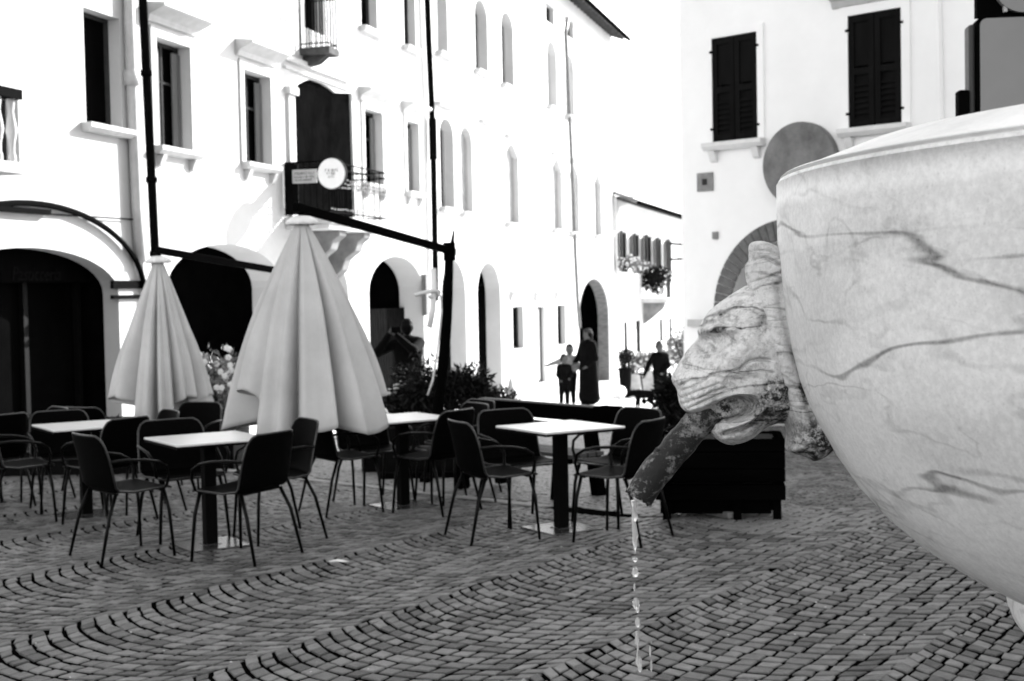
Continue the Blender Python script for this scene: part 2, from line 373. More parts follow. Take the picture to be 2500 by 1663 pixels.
        if not arch: fr.box(a0+t, a1-t, pane_y-.049, pane_y-.001, z1-t, z1)
        if mull: fr.box(c-.03, c+.03, pane_y-.045, pane_y-.003, z0+t, z1-t-arch*.4); fr.box(a0+t, a1-t, pane_y-.04, pane_y-.004, z0+(z1-z0)*.62, z0+(z1-z0)*.62+.035)
        wo = fr.build('window', M[fm], s.o)
        p = MB(); p.box(a0-.04, a1+.04, pane_y, pane_y+.02, z0-.04, z1+.04) if s.T < pane_y else p.box(a0-.002, a1+.002, pane_y, pane_y+.02, z0-.002, z1+.002)
        p.build('pane', M[interior], wo)
        if sill:
            q = MB(); q.prism_x([(.0, z0-.13), (-.11, z0-.13), (-.17, z0-.07), (-.17, z0-.004), (pane_y-.06, z0-.001), (pane_y-.06, z0-.13)], a0-.14, a1+.14)
            q.build('sill', M[slm], wo)
            if surround > 0:
                for xx in (a0-.04, a1-.08):
                  q = MB(); q.prism_x([(0, z0-.32), (-.06, z0-.30), (-.13, z0-.14), (0, z0-.14)], xx, xx+.12)
                  q.build('bracket', M[slm], wo)
        if surround:
            q = MB(); d = surround
            q.box(a0-d, a0-.001, -.035, .05, z0-.003, z1+d); q.box(a1+.001, a1+d, -.035, .05, z0-.003, z1+d); q.box(a0, a1, -.034, .05, z1+.001, z1+d)
            q.build('surround', M[sm], wo)
        if hood:
            zz = z1+hoodgap; e = hood; q = MB()
            q.prism_x([(0, zz-.16), (-.05, zz-.15), (-.08, zz-.06), (-e*.6, zz-.01), (-e, zz+.05), (-e, zz+.10), (0, zz+.13)], a0-.26, a1+.26)
            q.build('hood', M['trim'], wo)
        if shutters == 'closed':
            for (q0, q1) in ((a0+.01, c-.008), (c+.008, a1-.01)):
                q = MB(); y = -.03; hh = z1-z0
                q.box(q0, q0+.09, y, y+.05, z0+.01, z1-.01); q.box(q1-.09, q1, y, y+.05, z0+.01, z1-.01)
                for zz in (z0+.01, z0+hh*.47, z1-.11): q.box(q0+.09, q1-.09, y+.001, y+.049, zz, zz+.10)
                q.box(q0+.09, q1-.09, y+.028, y+.04, z0+hh*.5+.08, z1-.11)
                k = int((hh*.47-.12)/.085)
                for i in range(k):
                    zz = z0+.12+i*.085; q.prism_x([(y+.004, zz), (y+.012, zz-.008), (y+.046, zz+.05), (y+.038, zz+.058)], q0+.09, q1-.09)
                q.box(q0+.06, q1-.06, y+.047, y+.052, z0+.1, z0+hh*.47)
                sh = q.build('shutter', M['shutd'], wo)
                for zz in (z0+.22, z1-.22):
                  h_ = MB(); h_.box((q0-.05) if q0 < c-.3 else (q1-.02), (q0+.02) if q0 < c-.3 else (q1+.05), y-.012, y, zz-.02, zz+.02)
                  h_.build('hinge', M['iron'], sh)
        elif shutters == 'inside':        # panels folded against the jambs
            for sg in (0, 1):
                q = MB(); base = a0+.02 if sg == 0 else a1-.02
                for i in range(5):
                    xx = base+(i*.075 if sg == 0 else -i*.05-.05); q.box(xx, xx+.05, pane_y-.09-.012*(i % 2), pane_y-.06, z0+.05, z1-.12)
                q.build('shutter', M['shut'], wo)
        elif shutters == 'open':          # leaves swung out, standing off the wall
            for sg in (0,):
                q = MB(); px_, sgn = (a0, -1) if sg == 0 else (a1, 1)
                L_ = w_*.55; an = math.radians(16 if sg == 0 else 3)
                for i in range(8):
                    t0, t1 = i/8*L_, (i+.86)/8*L_
                    q.add([(px_+sgn*math.cos(an)*t, -.02-math.sin(an)*t+dy, z) for z in (z0, z1) for dy in (0, -.03) for t in (t0, t1)],
                          [(0, 1, 5, 4), (2, 6, 7, 3), (0, 4, 6, 2), (1, 3, 7, 5), (4, 5, 7, 6), (0, 2, 3, 1)])
                q.build('shutter', M['shut'], wo)
        return wo

# ---- left row -----------------------------------------------------------------
ZT = 11.2
A = House(LEFT, -420, 341, ZT, 'pastry_shop_house', 'white plastered house at the left edge with wide shop arch and one dark upper window', thick=.26)
# wide shop arch
sa0, sa1, sz0, sz1 = A.rect(-170, 293, 604, 1050); sz0 = .12
shop = A.arch_poly(sa0, sa1, sz0, sz1, .62, 20); A.hole(shop)
A.window((207, 295, 33, 308), sill=True, shutters=None, interior='glass', mull=False)
A.window((-60, 46, 232, 402), sill=False, mull=False, interior='glass')
A.wall(); A.roof()
m = MB(); cx_ = (sa0+sa1)/2; hw = (sa1-sa0)/2
pts = [(cx_+(hw+.62)*math.cos(t)*1.0, -.07, sz1-.62+1.20*math.sin(t)) for t in np.linspace(0.0, math.pi, 40)]
m.tube(pts, .042, 6); m.build('moulding_shadow', M['iron'], A.o)  # black tube drawn for the shadow line of the moulding
a_, z_ = A.L(110, 522); m = MB(); m.box(a_-3.0, a_, -.10, -.02, z_-.02, z_+.05); m.build('awning_rail', M['iron'], A.o)
m = MB(); p, q = A.L(110, 523), A.L(318, 536); m.tube([(p[0], -.05, p[1]), (q[0], -.05, q[1])], .012, 5); m.build('cable', M['iron'], A.o)
# shop front inside the arch
m = MB(); z_sign = A.L(150, 688)[1]; m.box(sa0+.02, sa1-.02, .46, .50, z_sign, sz1-.01); sb = m.build('shop_fascia', mat('fascia', .003, .9, .0, .3, 4), A.o)
tx = bpy.data.curves.new('lettering', 'FONT'); tx.body = 'Pasticceria'; tx.size = .27; tx.extrude = .006; tx.align_x = 'LEFT'; tx.shear = .2
tmp_ = bpy.data.objects.new('tmp', tx); COL.objects.link(tmp_); bpy.context.view_layer.update()
tme = bpy.data.meshes.new_from_object(tmp_.evaluated_get(bpy.context.evaluated_depsgraph_get())); bpy.data.objects.remove(tmp_); tme.name = 'lettering'
to = bpy.data.objects.new('lettering', tme); COL.objects.link(to); to.parent = sb; tl = A.L(28, 670, .45)
to.location = (tl[0], .452, tl[1]-.08); to.rotation_euler = (math.pi/2, 0, 0); tme.materials.clear(); tme.materials.append(mat('letter_metal', .007, .9, .0, .2, 9))
m = MB()
for xx in (-60, 20, 160, 285):
    aa = A.L(xx, 800)[0]; m.box(aa-.05, aa+.05, .62, .70, sz0, z_sign)
m.box(sa0, sa1, .60, .64, sz0, sz0+.5); m.build('shop_front', M['pot'], A.o)
m = MB(); m.box(sa0, sa1, .72, .74, sz0, z_sign+.02); m.build('shop_glazing', M['glass'], A.o)
m = MB(); a1_ = A.L(22, 850)[0]; m.box(a1_-1.2, a1_, .50, .53, sz0, A.L(10, 720)[1]); m.build('side_panel', mat('grey_panel', .04, .7, .2, .3, 2), A.o)
# straps / stone rings on the pier
m = MB()
for yy in (700, 690, 725):
    aa, zz = A.L(318, yy); m.box(aa-.55, aa+.32, -.05, 0.0, zz-.03, zz+.03)
m.build('strap', M['iron'], A.o)
m = MB(); p = [A.L(*q) for q in ((300, -120), (303, 60), (308, 180), (312, 300), (322, 520), (330, 640))]
m.tube([(a, -.09, z) for a, z in p], .085, 8); aa, zz = A.L(308, 190); m.tube([(aa, -.09, zz-.12), (aa, -.09, zz+.10)], .12, 8); m.build('downpipe', M['pipel'], A.o, smooth=True)
# stone balustrade at the far left
bal = MB(); a0, z0 = A.L(-120, 405); a1, _ = A.L(50, 405, -.6); zt_ = A.L(40, 240, -.55)[1]; zb_ = A.L(40, 398, -.55)[1]
bal.box(a0, a1+.1, -.62, -.002, zb_-.14, zb_); bo = bal.build('balcony_slab', M['trim'], A.o, bevel=.01)
m = MB(); m.box(a0, a1+.06, -.62, -.44, zt_-.02, zt_+.10); m.build('rail', M['iron'], bo)
for i in range(7):
    m = MB(); aa = a1-.06-i*.27; h = zt_-zb_-.02
    m.lathe([(.05, zb_), (.05, zb_+.08), (.035, zb_+.12), (.04, zb_+h*.3), (.075, zb_+h*.5), (.035, zb_+h*.8), (.05, zb_+h*.93), (.05, zb_+h)], 10, aa, -.53); m.build('baluster', M['trim'], bo, smooth=True)
m = MB(); m.prism_x([(-.4, zb_-.14), (-.35, zb_-.2), (-.1, zb_-.34), (0, zb_-.34), (0, zb_-.14)], a1-.6, a1-.45); m.build('bracket', M['trim'], bo)

B = House(LEFT, 341.5, 1049, ZT+.15, 'balcony_house', 'white house with the arched balcony door and signs, three street arches below', thick=.62)
for (x0, x1, yt, rise) in ((411, 692, 596, .75), (712, 853, 612, .9), (903, 1036, 626, .85)):
    a0, a1, z0, z1 = B.rect(x0, x1, yt, 1000); B.hole(B.arch_poly(a0, a1, .12, z1, rise, 18))
B.window((381, 463, 104, 363), hood=.34, surround=.16, shutters='inside', hoodgap=.36)
B.window((595, 659, 180, 401), hood=.34, surround=.16, shutters='inside', hoodgap=.36)
B.window((889, 932, 271, 450), hood=.3, surround=.16, shutters='inside', hoodgap=.30)
B.window((992, 1021, 299, 469), hood=.3, surround=.16, shutters='inside', hoodgap=.30)
bd = [B.L(*q) for q in ((722, 531), (868, 531), (858, 228), (820, 227), (805, 215), (785, 203), (760, 194), (745, 197), (728, 206), (717, 226))]
B.hole(bd)
B.window((742, 790, -70, 76), sill=False, interior='glass')
B.window((880, 919, -140, 72), surround=0); B.window((985, 1013, -120, 116))
B.wall(); B.roof()
m = MB()
a0 = min(p[0] for p in bd)-.003; a1 = max(p[0] for p in bd)+.003; z0 = min(p[1] for p in bd); z1 = max(p[1] for p in bd)
bc = (sum(p[0] for p in bd)/len(bd), sum(p[1] for p in bd)/len(bd)); m.prism_y([(bc[0]+(p[0]-bc[0])*.992, bc[1]+(p[1]-bc[1])*.996) for p in bd], .05, .08); m.box(a0+.006, a1-.006, .58, .61, z0, z1); m.build('balcony_door', M['dark'], B.o)
m = MB(); m.box(a0-.30, a0-.02, -.06, .0, z0-.0, z1-.45); m.box(a0-.36, a0+.04, -.12, -.002, z1-.44, z1-.30); m.build('pilaster', M['trim'], B.o)
m = MB(); p, q = B.L(690, 143), B.L(847, 196); m.box(p[0], q[0], -.10, -.001, (p[1]+q[1])/2-.05, (p[1]+q[1])/2+.05); m.box(p[0], q[0], -.06, -.0012, (p[1]+q[1])/2-.20, (p[1]+q[1])/2-.14); m.build('cornice', M['trim'], B.o)
# balcony: slab on a curved corbel, iron railing
aL = B.L(694, 535, 0)[0]; aR = B.L(945, 560, -.9)[0]; zs = z0-.0
m = MB(); m.box(aL, aR, -.95, -.002, zs-.16, zs-.02); m.box(aL+.05, aR-.05, -.88, -.003, zs-.26, zs-.162); bo = m.build('balcony_slab', M['trim'], B.o, bevel=.015)
for fr_ in (.30, .72):
    m = MB(); xx = aL+(aR-aL)*fr_; pr = [(-.80, -.262), (-.80, -.36), (-.66, -.46), (-.60, -.62), (-.38, -.78), (-.30, -1.0), (-.12, -1.15), (-.001, -1.2), (-.001, -.262)]
    m.prism_x([(y, zs+z) for y, z in pr], xx-.18, xx+.18); m.build('corbel', M['stonedisc'], bo, bevel=.02)
m = MB(); zr = zs+1.0
for (p, q) in (((aL+.05, -.9), (aR-.05, -.9)), ((aL+.05, -.9), (aL+.05, -.02)), ((aR-.05, -.9), (aR-.05, -.02))):
    for zz in (zs+.06, zr-.12, zr): m.tube([(p[0], p[1], zz), (q[0], q[1], zz)], .014, 6)
    n = max(3, int(math.hypot(q[0]-p[0], q[1]-p[1])/.12))
    for i in range(n+1):
        x = p[0]+(q[0]-p[0])*i/n; y = p[1]+(q[1]-p[1])*i/n; m.tube([(x, y, zs), (x, y, zr)], .008, 5)
ra = m.build('railing', M['iron'], bo)
m = MB()
for i in range(int((aR-aL)/.13)):
    for (zz, k) in ((zs+.55, 3), (zs+.12, 1)):
        for j in range(k): m.ball((aL+.15+i*.13+random.uniform(-.02, .02), -.915, zz+j*.07+random.uniform(-.015, .015)), .018, 6, 4)
tag(m.build('railing_knobs', mat('knob_metal', .35, .3, .6, .3, 30), ra, smooth=True), kind='stuff')
m = MB(); m.box(aL-.005, aL+.02, -.30, -.02, zs+.02, zs+.98); m.build('side_panel', M['coat'], ra)
# round and oblong signs hung on the balcony railing
def facade_thing(H_, name, label, cat, group=None):
    return empty(name, (0, 0, 0), label, cat, 0, group)
def sign_on(H_, cx, cy, off):       # a point on the left end of the balcony railing, which faces down the square
    d = ray(cx, cy); P = H_.f.pt(H_.a+aL-.04, 0); k = (P-EYEV).dot(H_.f.u)/d.dot(H_.f.u); return EYEV+d*k
SROT = LEFT.ang-math.pi/2
wp = sign_on(B, 811, 424, -1.0); so = empty('round_sign', (wp.x, wp.y, wp.z), 'round white sign with dark writing fixed to the balcony railing', 'sign', SROT)
m = MB(); n = 36; rr = .27
m.prism_y([(rr*math.cos(2*math.pi*i/n), rr*math.sin(2*math.pi*i/n)*1.04) for i in range(n)], -.05, .03); m.build('sign_disc', M['white'], so, bevel=.01)
m = MB(); m.prism_y([((rr+.015)*math.cos(2*math.pi*i/n), (rr+.015)*math.sin(2*math.pi*i/n)*1.04) for i in range(n)], -.035, .034); m.build('sign_rim', M['frame'], so)
def glyphs(mb, x0, x1, z, h, y, dens=1.0):
    x = x0
    while x < x1:
        w_ = h*random.uniform(.45, .75)
        k = random.choice('OLITEV')
        s_ = h*.17
        if k in 'OLEIT': mb.box(x, x+s_, y-.004, y, z, z+h)
        if k in 'OE': mb.box(x+s_, x+w_, y-.004, y, z+h-s_, z+h)
        if k in 'OLE': mb.box(x+s_, x+w_, y-.004, y, z, z+s_)
        if k == 'O': mb.box(x+w_-s_, x+w_, y-.0045, y, z, z+h)
        if k in 'TV': mb.box(x+s_, x+w_, y-.004, y, z+h-s_, z+h)
        if k == 'V': mb.box(x+w_*.5, x+w_*.5+s_, y-.004, y, z, z+h*.8)
        x += w_+h*.22
m = MB(); glyphs(m, -.12, .11, .035, .045, -.05); glyphs(m, -.085, .08, -.025, .045, -.05); glyphs(m, -.07, .06, -.085, .04, -.05); m.build('lettering', M['ink'], so)
wp = sign_on(B, 747, 430, -1.0); so = empty('oblong_sign', (wp.x, wp.y, wp.z), 'oblong grey sign with small lettering left of the round sign', 'sign', SROT)
m = MB(); m.box(-.26, .22, -.04, .02, -.13, .12); m.build('sign_board', mat('oblong_board', .36, .6, .3, .15, 6), so, bevel=.006)
m = MB(); glyphs(m, -.22, .18, .03, .04, -.04); glyphs(m, -.22, .18, -.035, .035, -.04); glyphs(m, -.20, .12, -.09, .03, -.04); m.build('lettering', M['ink'], so)
# small upper balcony
p0 = B.L(730, 80, 0); p1 = B.L(826, 122, -.6); zz = B.L(790, 108, -.6)[1]
m = MB(); m.box(p0[0], p1[0], -.62, -.002, zz-.13, zz); m.prism_x([(-.5, zz-.13), (-.3, zz-.28), (-.001, zz-.34), (-.001, zz-.13)], p0[0]+.15, p0[0]+.3); m.prism_x([(-.5, zz-.13), (-.3, zz-.28), (-.001, zz-.34), (-.001, zz-.13)], p1[0]-.3, p1[0]-.15)
bo = m.build('upper_balcony_slab', M['soffit'], B.o)
m = MB(); zr = zz+.98
for (p, q) in (((p0[0]+.04, -.58), (p1[0]-.04, -.58)), ((p0[0]+.04, -.58), (p0[0]+.04, -.02)), ((p1[0]-.04, -.58), (p1[0]-.04, -.02))):
    for z_ in (zz+.08, zr): m.tube([(p[0], p[1], z_), (q[0], q[1], z_)], .013, 6)
    n = max(3, int(math.hypot(q[0]-p[0], q[1]-p[1])/.11))
    for i in range(n+1):
        x = p[0]+(q[0]-p[0])*i/n; y = p[1]+(q[1]-p[1])*i/n; m.tube([(x, y, zz), (x, y, zr)], .015, 5)
m.build('railing', mat('grey_railing', .006, .9, .0, .2, 9), bo)
# downpipes
m = MB(); p = [B.L(*q) for q in ((322, -160), (328, 0), (343, 300), (352, 480), (359, 625), (366, 760), (371, 900))]
m.tube([(a, -.14, z) for a, z in p], .068, 8)
for yy, xx in ((180, 337), (440, 350), (620, 359)):
    a, z = B.L(xx, yy); m.tube([(a, -.14, z-.04), (a, -.14, z+.04)], .09, 8)
m.build('downpipe', M['pipe'], B.o, smooth=True)
m = MB(); p = [B.L(*q) for q in ((1030, -60), (1036, 100), (1043, 250), (1048, 420), (1052, 640), (1053, 735))]
m.tube([(a-.05, -.13, z) for a, z in p], .075, 8); a, z = p[3]; m.tube([(a-.05, -.13, z+.3), (a-.05, -.13, z+1.3)], .10, 8); m.build('downpipe', M['pipe'], B.o, smooth=True)
m = MB(); a, z = B.L(1040, 680); m.box(a-.35, a-.15, -.12, -.001, z-.9, z+.1); m.build('meter_box', M['shut'], B.o)
# dark timber gate in the third arch, low walls in others
a0, z0 = B.L(905, 930); a1, z1 = B.L(1036, 750)
m = MB(); n = 22
for i in range(n):
    x0 = a0+(a1-a0)*i/n; m.box(x0, x0+(a1-a0)/n*.86, .50, .54, .1, z1)
m.box(a0-.2, a1+.2, .545, .575, z1-.12, z1-.02); m.box(a0-.2, a1+.2, .545, .575, .5, .62); m.build('slatted_gate', mat('gate_wood', .006, .9, .0, .5, 10, stretch=(1, 1, .2)), B.o)

C = House(LEFT, 1049.5, 1503, 12.1, 'arcaded_house', 'tall white house with rows of narrow arched windows and the deep dark eave', wallm='wall2')
for (x0, x1, yt, rise) in ((1080, 1138, 636, .9), (1167, 1223, 642, .9)):
    a0, a1, z0, z1 = C.rect(x0, x1, yt, 930); C.hole(C.arch_poly(a0, a1, .12, z1, rise, 16))
a0, a1, z0, z1 = C.rect(1413, 1488, 679, 930); fa = C.arch_poly(a0, a1, .12, z1, 1.5, 16); C.hole(fa)
for bx in ((1075, 1108, 291, 507), (1125, 1153, 312, 518), (1235, 1266, 350, 545), (1349, 1372, 388, 560), (1391, 1413, 403, 567), (1452, 1468, 425, 575)):
    C.window(bx, arch=.42, point=(bx[0] > 1200), pane_y=(.30 if bx[0] < 1100 else .2), mull=False, interior=('glass' if bx[0] < 1100 else 'pane_pale'), fm='framep')
for bx in ((1067, 1092, -30, 130), (1160, 1190, 2, 175), (1225, 1253, 33, 210), (1337, 1359, 103, 262), (1381, 1401, 137, 284)):
    C.window(bx, arch=.45, pane_y=.30, mull=False, interior=('glass' if bx[0] < 1300 else 'pane_pale'), fm='framep')
for bx in ((1333, 1352, 14, 56), (1380, 1400, 48, 90)): C.window(bx, sill=False, mull=False, pane_y=.2)
for bx in ((1252, 1278, 749, 852), (1361, 1381, 745, 842)): C.window(bx, sill=False, hood=.16, pane_y=.22, hoodgap=.36, shutters=None, mull=False)
C.window((1312, 1331, 749, 935), sill=False, hood=.16, pane_y=.16, interior='potl', hoodgap=.36, mull=False)
C.wall(); C.roof(over=.62)
for (x, y) in ((1082, 258), (1186, 300), (1247, 335), (1357, 377), (1402, 392), (1461, 409)):
    a, z = C.L(x, y); m = MB(); m.prism_x([(-.001, z-.06), (-.13, z-.05), (-.16, z+.01), (-.001, z+.05)], a-.62, a+.62); m.build('hood', M['trim'], C.o)
m = MB()
a0 = min(p[0] for p in fa); a1 = max(p[0] for p in fa); z1 = max(p[1] for p in fa)
for t0, t1 in zip(fa[1:], fa[2:]+[fa[0]]):       # brick lining of the passage
    if t0[0] == t1[0] and t0[1] == t1[1]: continue
m2 = MB(); cxa = (a0+a1)/2; ring = [(a1, .2)]+fa[2:]+[(a0, .2)]
for t0, t1 in zip(ring, ring[1:]):
    if abs(t0[0]-t1[0])+abs(t0[1]-t1[1]) < 1e-6: continue
    s0_, s1_ = (t0[0]+(cxa-t0[0])*.06, t0[1]-.05*(t0[1] > 1)), (t1[0]+(cxa-t1[0])*.06, t1[1]-.05*(t1[1] > 1)); m2.prism_y([t0, t1, s1_, s0_], .01, .44)
m2.build('brick_jamb', M['brick'], C.o)
m = MB(); p = [C.L(*q) for q in ((1378, 45), (1372, 80), (1378, 200), (1384, 330), (1391, 480), (1396, 620), (1402, 740), (1407, 800))]
m.tube([(a, -.13, z) for a, z in p], .065, 8); m.build('downpipe', M['pipel'] if 0 else mat('grey_pipe', .12, .5, .3, .3, 6), C.o, smooth=True)
m = MB(); p = [C.L(*q) for q in ((1497, 480), (1500, 620), (1503, 700))]; m.tube([(a-.1, -.1, z) for a, z in p], .05, 8); m.build('cable_duct', M['pipel'], C.o)
for xx in (1240, 1300, 1345):
    pass
m = MB(); a, z = C.L(1333, 958); m.box(a-2.4, a+2.0, -1.2, -.002, .0, .42); m.box(a-2.4, a+2.0, -.8, -.003, .421, .55); m.build('entrance_steps', M['trim'], C.o)

D = House(LEFT, 1503.5, 1676, 5.6, 'far_house', 'low white house far down the street with five slender shuttered windows', wallm='wall')
for bx in ((1513, 1531, 567, 655), (1545, 1562, 573, 655), (1573, 1592, 577, 667), (1601, 1616, 583, 655), (1627, 1640, 587, 662)):
    D.window(bx, sill=True, mull=False, pane_y=.1, shutters='open')
for bx in ((1524, 1532, 786, 872), (1554, 1564, 783, 870), (1611, 1618, 779, 852), (1634, 1640, 777, 857)):
    D.window(bx, sill=True, mull=False, pane_y=.1)
a, z = D.L(1590, 505); D.zt = z+D.z0
D.wall(); D.roof(over=1.0)
W_ = D.b-D.a; m = MB(); zt_ = D.zt-D.z0; m.prism_x([(-.001, zt_-.9), (-.12, zt_-.85), (-.2, zt_-.5), (-.6, zt_-.35), (-.8, zt_-.2), (-.8, zt_-.06), (-.001, zt_-.06)], 0, W_); m.build('cornice', M['trim'], D.o)
pa, pz = D.L(1566, 728, 0); pb, _ = D.L(1640, 728, -1.2)
m = MB(); m.box(pa, pb, -1.2, -.002, pz-.22, pz); bo = m.build('balcony_slab', M['trim'], D.o)
m = MB(); m.prism_x([(-1.0, pz-.22), (-.9, pz-.5), (-.3, pz-1.0), (-.001, pz-1.2), (-.001, pz-.22)], pa+.4, pa+.8); m.build('corbel', M['stonedisc'], bo)
m = MB()
for i in range(30):
    x = pa+.05+(pb-pa-.1)*i/29; m.tube([(x, -1.15, pz), (x, -1.15, pz+1.0)], .012, 4)
m.tube([(pa, -1.15, pz+1.0), (pb, -1.15, pz+1.0)], .025, 6); m.build('railing', M['frame'], bo)

# ---- right building
ZR = 11.6
R_ = House(RIGHT, 1667, 9000, ZR, 'shuttered_house', 'white house on the right with closed dark shutters and a round stone roundel', wallm='wallr', thick=.5)  # end beyond view lengthened to keep sun off the foreground
R_.window((1741, 1851, 86, 344), shutters='closed', surround=.12, pane_y=.2, sm='wallr', slm='trimr')
R_.window((2073, 2203, 29, 308), shutters='closed', surround=.14, hood=.30, pane_y=.2, hoodgap=.30, sm='wallr', slm='trimr')
R_.window((2640, 2790, -60, 270), shutters='closed', surround=.14, hood=.30, pane_y=.2, hoodgap=.30, sm='wallr', slm='trimr')
la, lz = R_.L(1745, 760); ac, rin, rout = la+1.46, 1.13, 1.46
R_.hole([(ac-rin, .15), (ac+rin, .15)]+[(ac+rin*math.cos(t), lz+rin*math.sin(t)) for t in np.linspace(0, math.pi, 22)])
R_.wall(depth=10); R_.roof(over=.8, depth=10)
m = MB(); n = 30
for i in range(n):
    t0, t1 = math.pi*i/n, math.pi*(i+.9)/n
    m.prism_y([(ac+r*math.cos(t), lz+r*math.sin(t)) for r, t in ((rin+.002, t0), (rout, t0), (rout, t1), (rin+.002, t1))], -.03, .12)
m.box(ac-rout, ac-rin-.002, -.03, .12, .15, lz-.01); m.box(ac+rin+.002, ac+rout, -.03, .12, .15, lz-.01); m.build('arch_band', M['archb'], R_.o, bevel=.004)
dc, dz_ = R_.L(1962, 402); n = 48; da = (R_.L(2050, 402)[0]-R_.L(1873, 402)[0])/2
m = MB(); m.prism_y([(dc+da*math.cos(2*math.pi*i/n), dz_+da*math.sin(2*math.pi*i/n)) for i in range(n)], -.16, -.001); rd = m.build('roundel', M['stonedisc'], R_.o, bevel=.012)
p, q = R_.L(1704, 445), R_.L(1742, 445); z0_, z1_ = R_.L(1723, 467)[1], R_.L(1723, 422)[1]
m = MB(); m.box(p[0], q[0], -.03, -.001, z0_, z1_); pl = m.build('wall_plaque', M['plaque'], R_.o); m = MB(); m.box((p[0]+q[0])/2-.05, (p[0]+q[0])/2+.05, -.036, -.031, (z0_+z1_)/2-.05, (z0_+z1_)/2+.05); m.build('plaque_mark', M['ink'], pl)
p = R_.L(1748, 575); m = MB(); m.box(p[0]-.05, p[0]+.05, -.04, -.001, p[1]-.06, p[1]+.06); m.build('wall_vent', M['plaque'], R_.o)
p, q = R_.L(1684, 780), R_.L(1760, 790); m = MB(); m.box(p[0], ac-rout-.02, -.07, -.001, p[1]-.12, p[1]); m.build('plinth_band', M['trim'], R_.o)
m = MB(); p = [R_.L(*q) for q in ((2290, -80), (2296, 120), (2300, 330))]; m.tube([(a, -.02, z) for a, z in p], .05, 6); m.build('wall_joint', M['wallr'], R_.o)

# lantern on the far corner
wp = at(1664, 612, 58); lo = empty('wall_lantern', wp, 'small lantern on a bracket at the far end of the street', 'street lamp')
m = MB(); m.tube([(-.45, 0, .3), (.35, 0, .22)], .05, 5); m.tube([(-.45, 0, -.35), (.25, 0, -.35)], .05, 5); m.build('bracket', M['iron'], lo)
m = MB(); m.tube([(.0, 0, -.3), (-.08, 0, .2)], [.16, .26], 6); m.build('lamp_glass', M['white'], lo)

# ------------------------------------------------------------------ furniture
def make_table():
    t = empty('cafe_table', (0, 0, 0), 'x', 'table', 0)
    m = MB(); m.box(-.335, .335, -.335, .335, .728, .743); m.build('table_top', M['top'], t, bevel=.004)
    m = MB(); m.box(-.333, .333, -.333, .333, .712, .727); m.box(-.16, .16, -.16, .16, .70, .7115); m.build('top_edge', M['topedge'], t)
    m = MB(); m.box(-.042, .042, -.042, .042, .016, .6995); m.build('column', M['topedge'], t, bevel=.006)
    m = MB(); m.box(-.215, .215, -.215, .215, .0, .012); m.box(-.06, .06, -.06, .06, .0122, .0158); m.build('base_plate', M['plate'], t, bevel=.002)
    return t
def shell_grid(vs_, us, prof):
    """prof(v)->(y,z,halfwidth,dish)"""
    pts = []
    for v in vs_:
        y, z, hw, dish = prof(v)
        for u in us: pts.append((u*hw, y+dish*abs(u)**2.2*.8, z+(dish*.55 if v < .45 else 0)*abs(u)**2.2))
    nu = len(us); return pts, [(i*nu+j, i*nu+j+1, (i+1)*nu+j+1, (i+1)*nu+j) for i in range(len(vs_)-1) for j in range(nu-1)]
def make_chair():
    c = empty('cafe_chair', (0, 0, 0), 'x', 'chair', 0)
    key = [(0, .235, .452, .205, .0), (.06, .20, .460, .225, .01), (.2, .10, .448, .235, .02), (.36, -.06, .436, .24, .025), (.45, -.15, .446, .24, .03), (.52, -.195, .485, .238, .045),
           (.62, -.222, .560, .236, .06), (.76, -.246, .670, .232, .06), (.88, -.266, .755, .222, .055), (.95, -.276, .800, .205, .045), (1.0, -.282, .822, .165, .03)]
    def prof(v):
        for k0, k1 in zip(key, key[1:]):
            if v <= k1[0]+1e-9:
                f = (v-k0[0])/(k1[0]-k0[0]); return tuple(k0[i]+(k1[i]-k0[i])*f for i in range(1, 5))
        return key[-1][1:]
    us = np.linspace(-1, 1, 15)
    for nm, v0, v1, n in (('seat', 0, .47, 12), ('backrest', .475, 1, 14)):
        pts, fs = shell_grid(np.linspace(v0, v1, n), us, prof); m = MB(); m.add(pts, fs); o = m.build(nm, M['chair'], c, smooth=True)
        so_ = o.modifiers.new('t', 'SOLIDIFY'); so_.thickness = .012; so_.offset = 0
    m = MB()                                    # rolled rim that catches the light
    L_ = [];
    for v in np.linspace(0, 1, 26): y, z, hw, d = prof(v); L_.append((hw, y+d*.8, z+(d*.55 if v < .45 else 0)))
    rim = [(x, y, z) for x, y, z in L_]; top = [(u*prof(1)[2], prof(1)[0]+prof(1)[3]*abs(u)**2.2*.8, prof(1)[1]) for u in np.linspace(.8, -.8, 9)]
    fr_ = [(-x, y, z) for x, y, z in L_][::-1]; m.tube(rim+top+fr_, .0075, 6); m.tube([fr_[-1], rim[0]], .0075, 6); m.build('rim', M['rimm'], c, smooth=True)
    for sx in (-1, 1):
        m = MB(); m.tube([(sx*.19, .19, .445), (sx*.215, .215, .30), (sx*.235, .235, 0)], [.0125, .012, .010], 8); m.build('leg', M['tubem'], c, smooth=True)
        m = MB(); m.tube([(sx*.19, -.14, .44), (sx*.215, -.20, .30), (sx*.235, -.27, 0)], [.0125, .012, .010], 8); m.build('leg', M['tubem'], c, smooth=True)
        m = MB(); pts = [(sx*.236, -.19, .655), (sx*.262, -.10, .662), (sx*.272, .02, .655), (sx*.268, .12, .636), (sx*.262, .18, .600), (sx*.25, .20, .54), (sx*.235, .19, .47), (sx*.20, .18, .448)]
        m.tube(pts, .0105, 8); m.build('armrest', M['tubem'], c, smooth=True)
    m = MB(); m.tube([(-.19, .17, .442), (.19, .17, .442)], .010, 6); m.tube([(-.19, -.13, .437), (.19, -.13, .437)], .010, 6); m.build('seat_frame', M['tubem'], c)
    return c
tproto, cproto = make_table(), make_chair(); tfirst = cfirst = True
TA = math.radians(33)
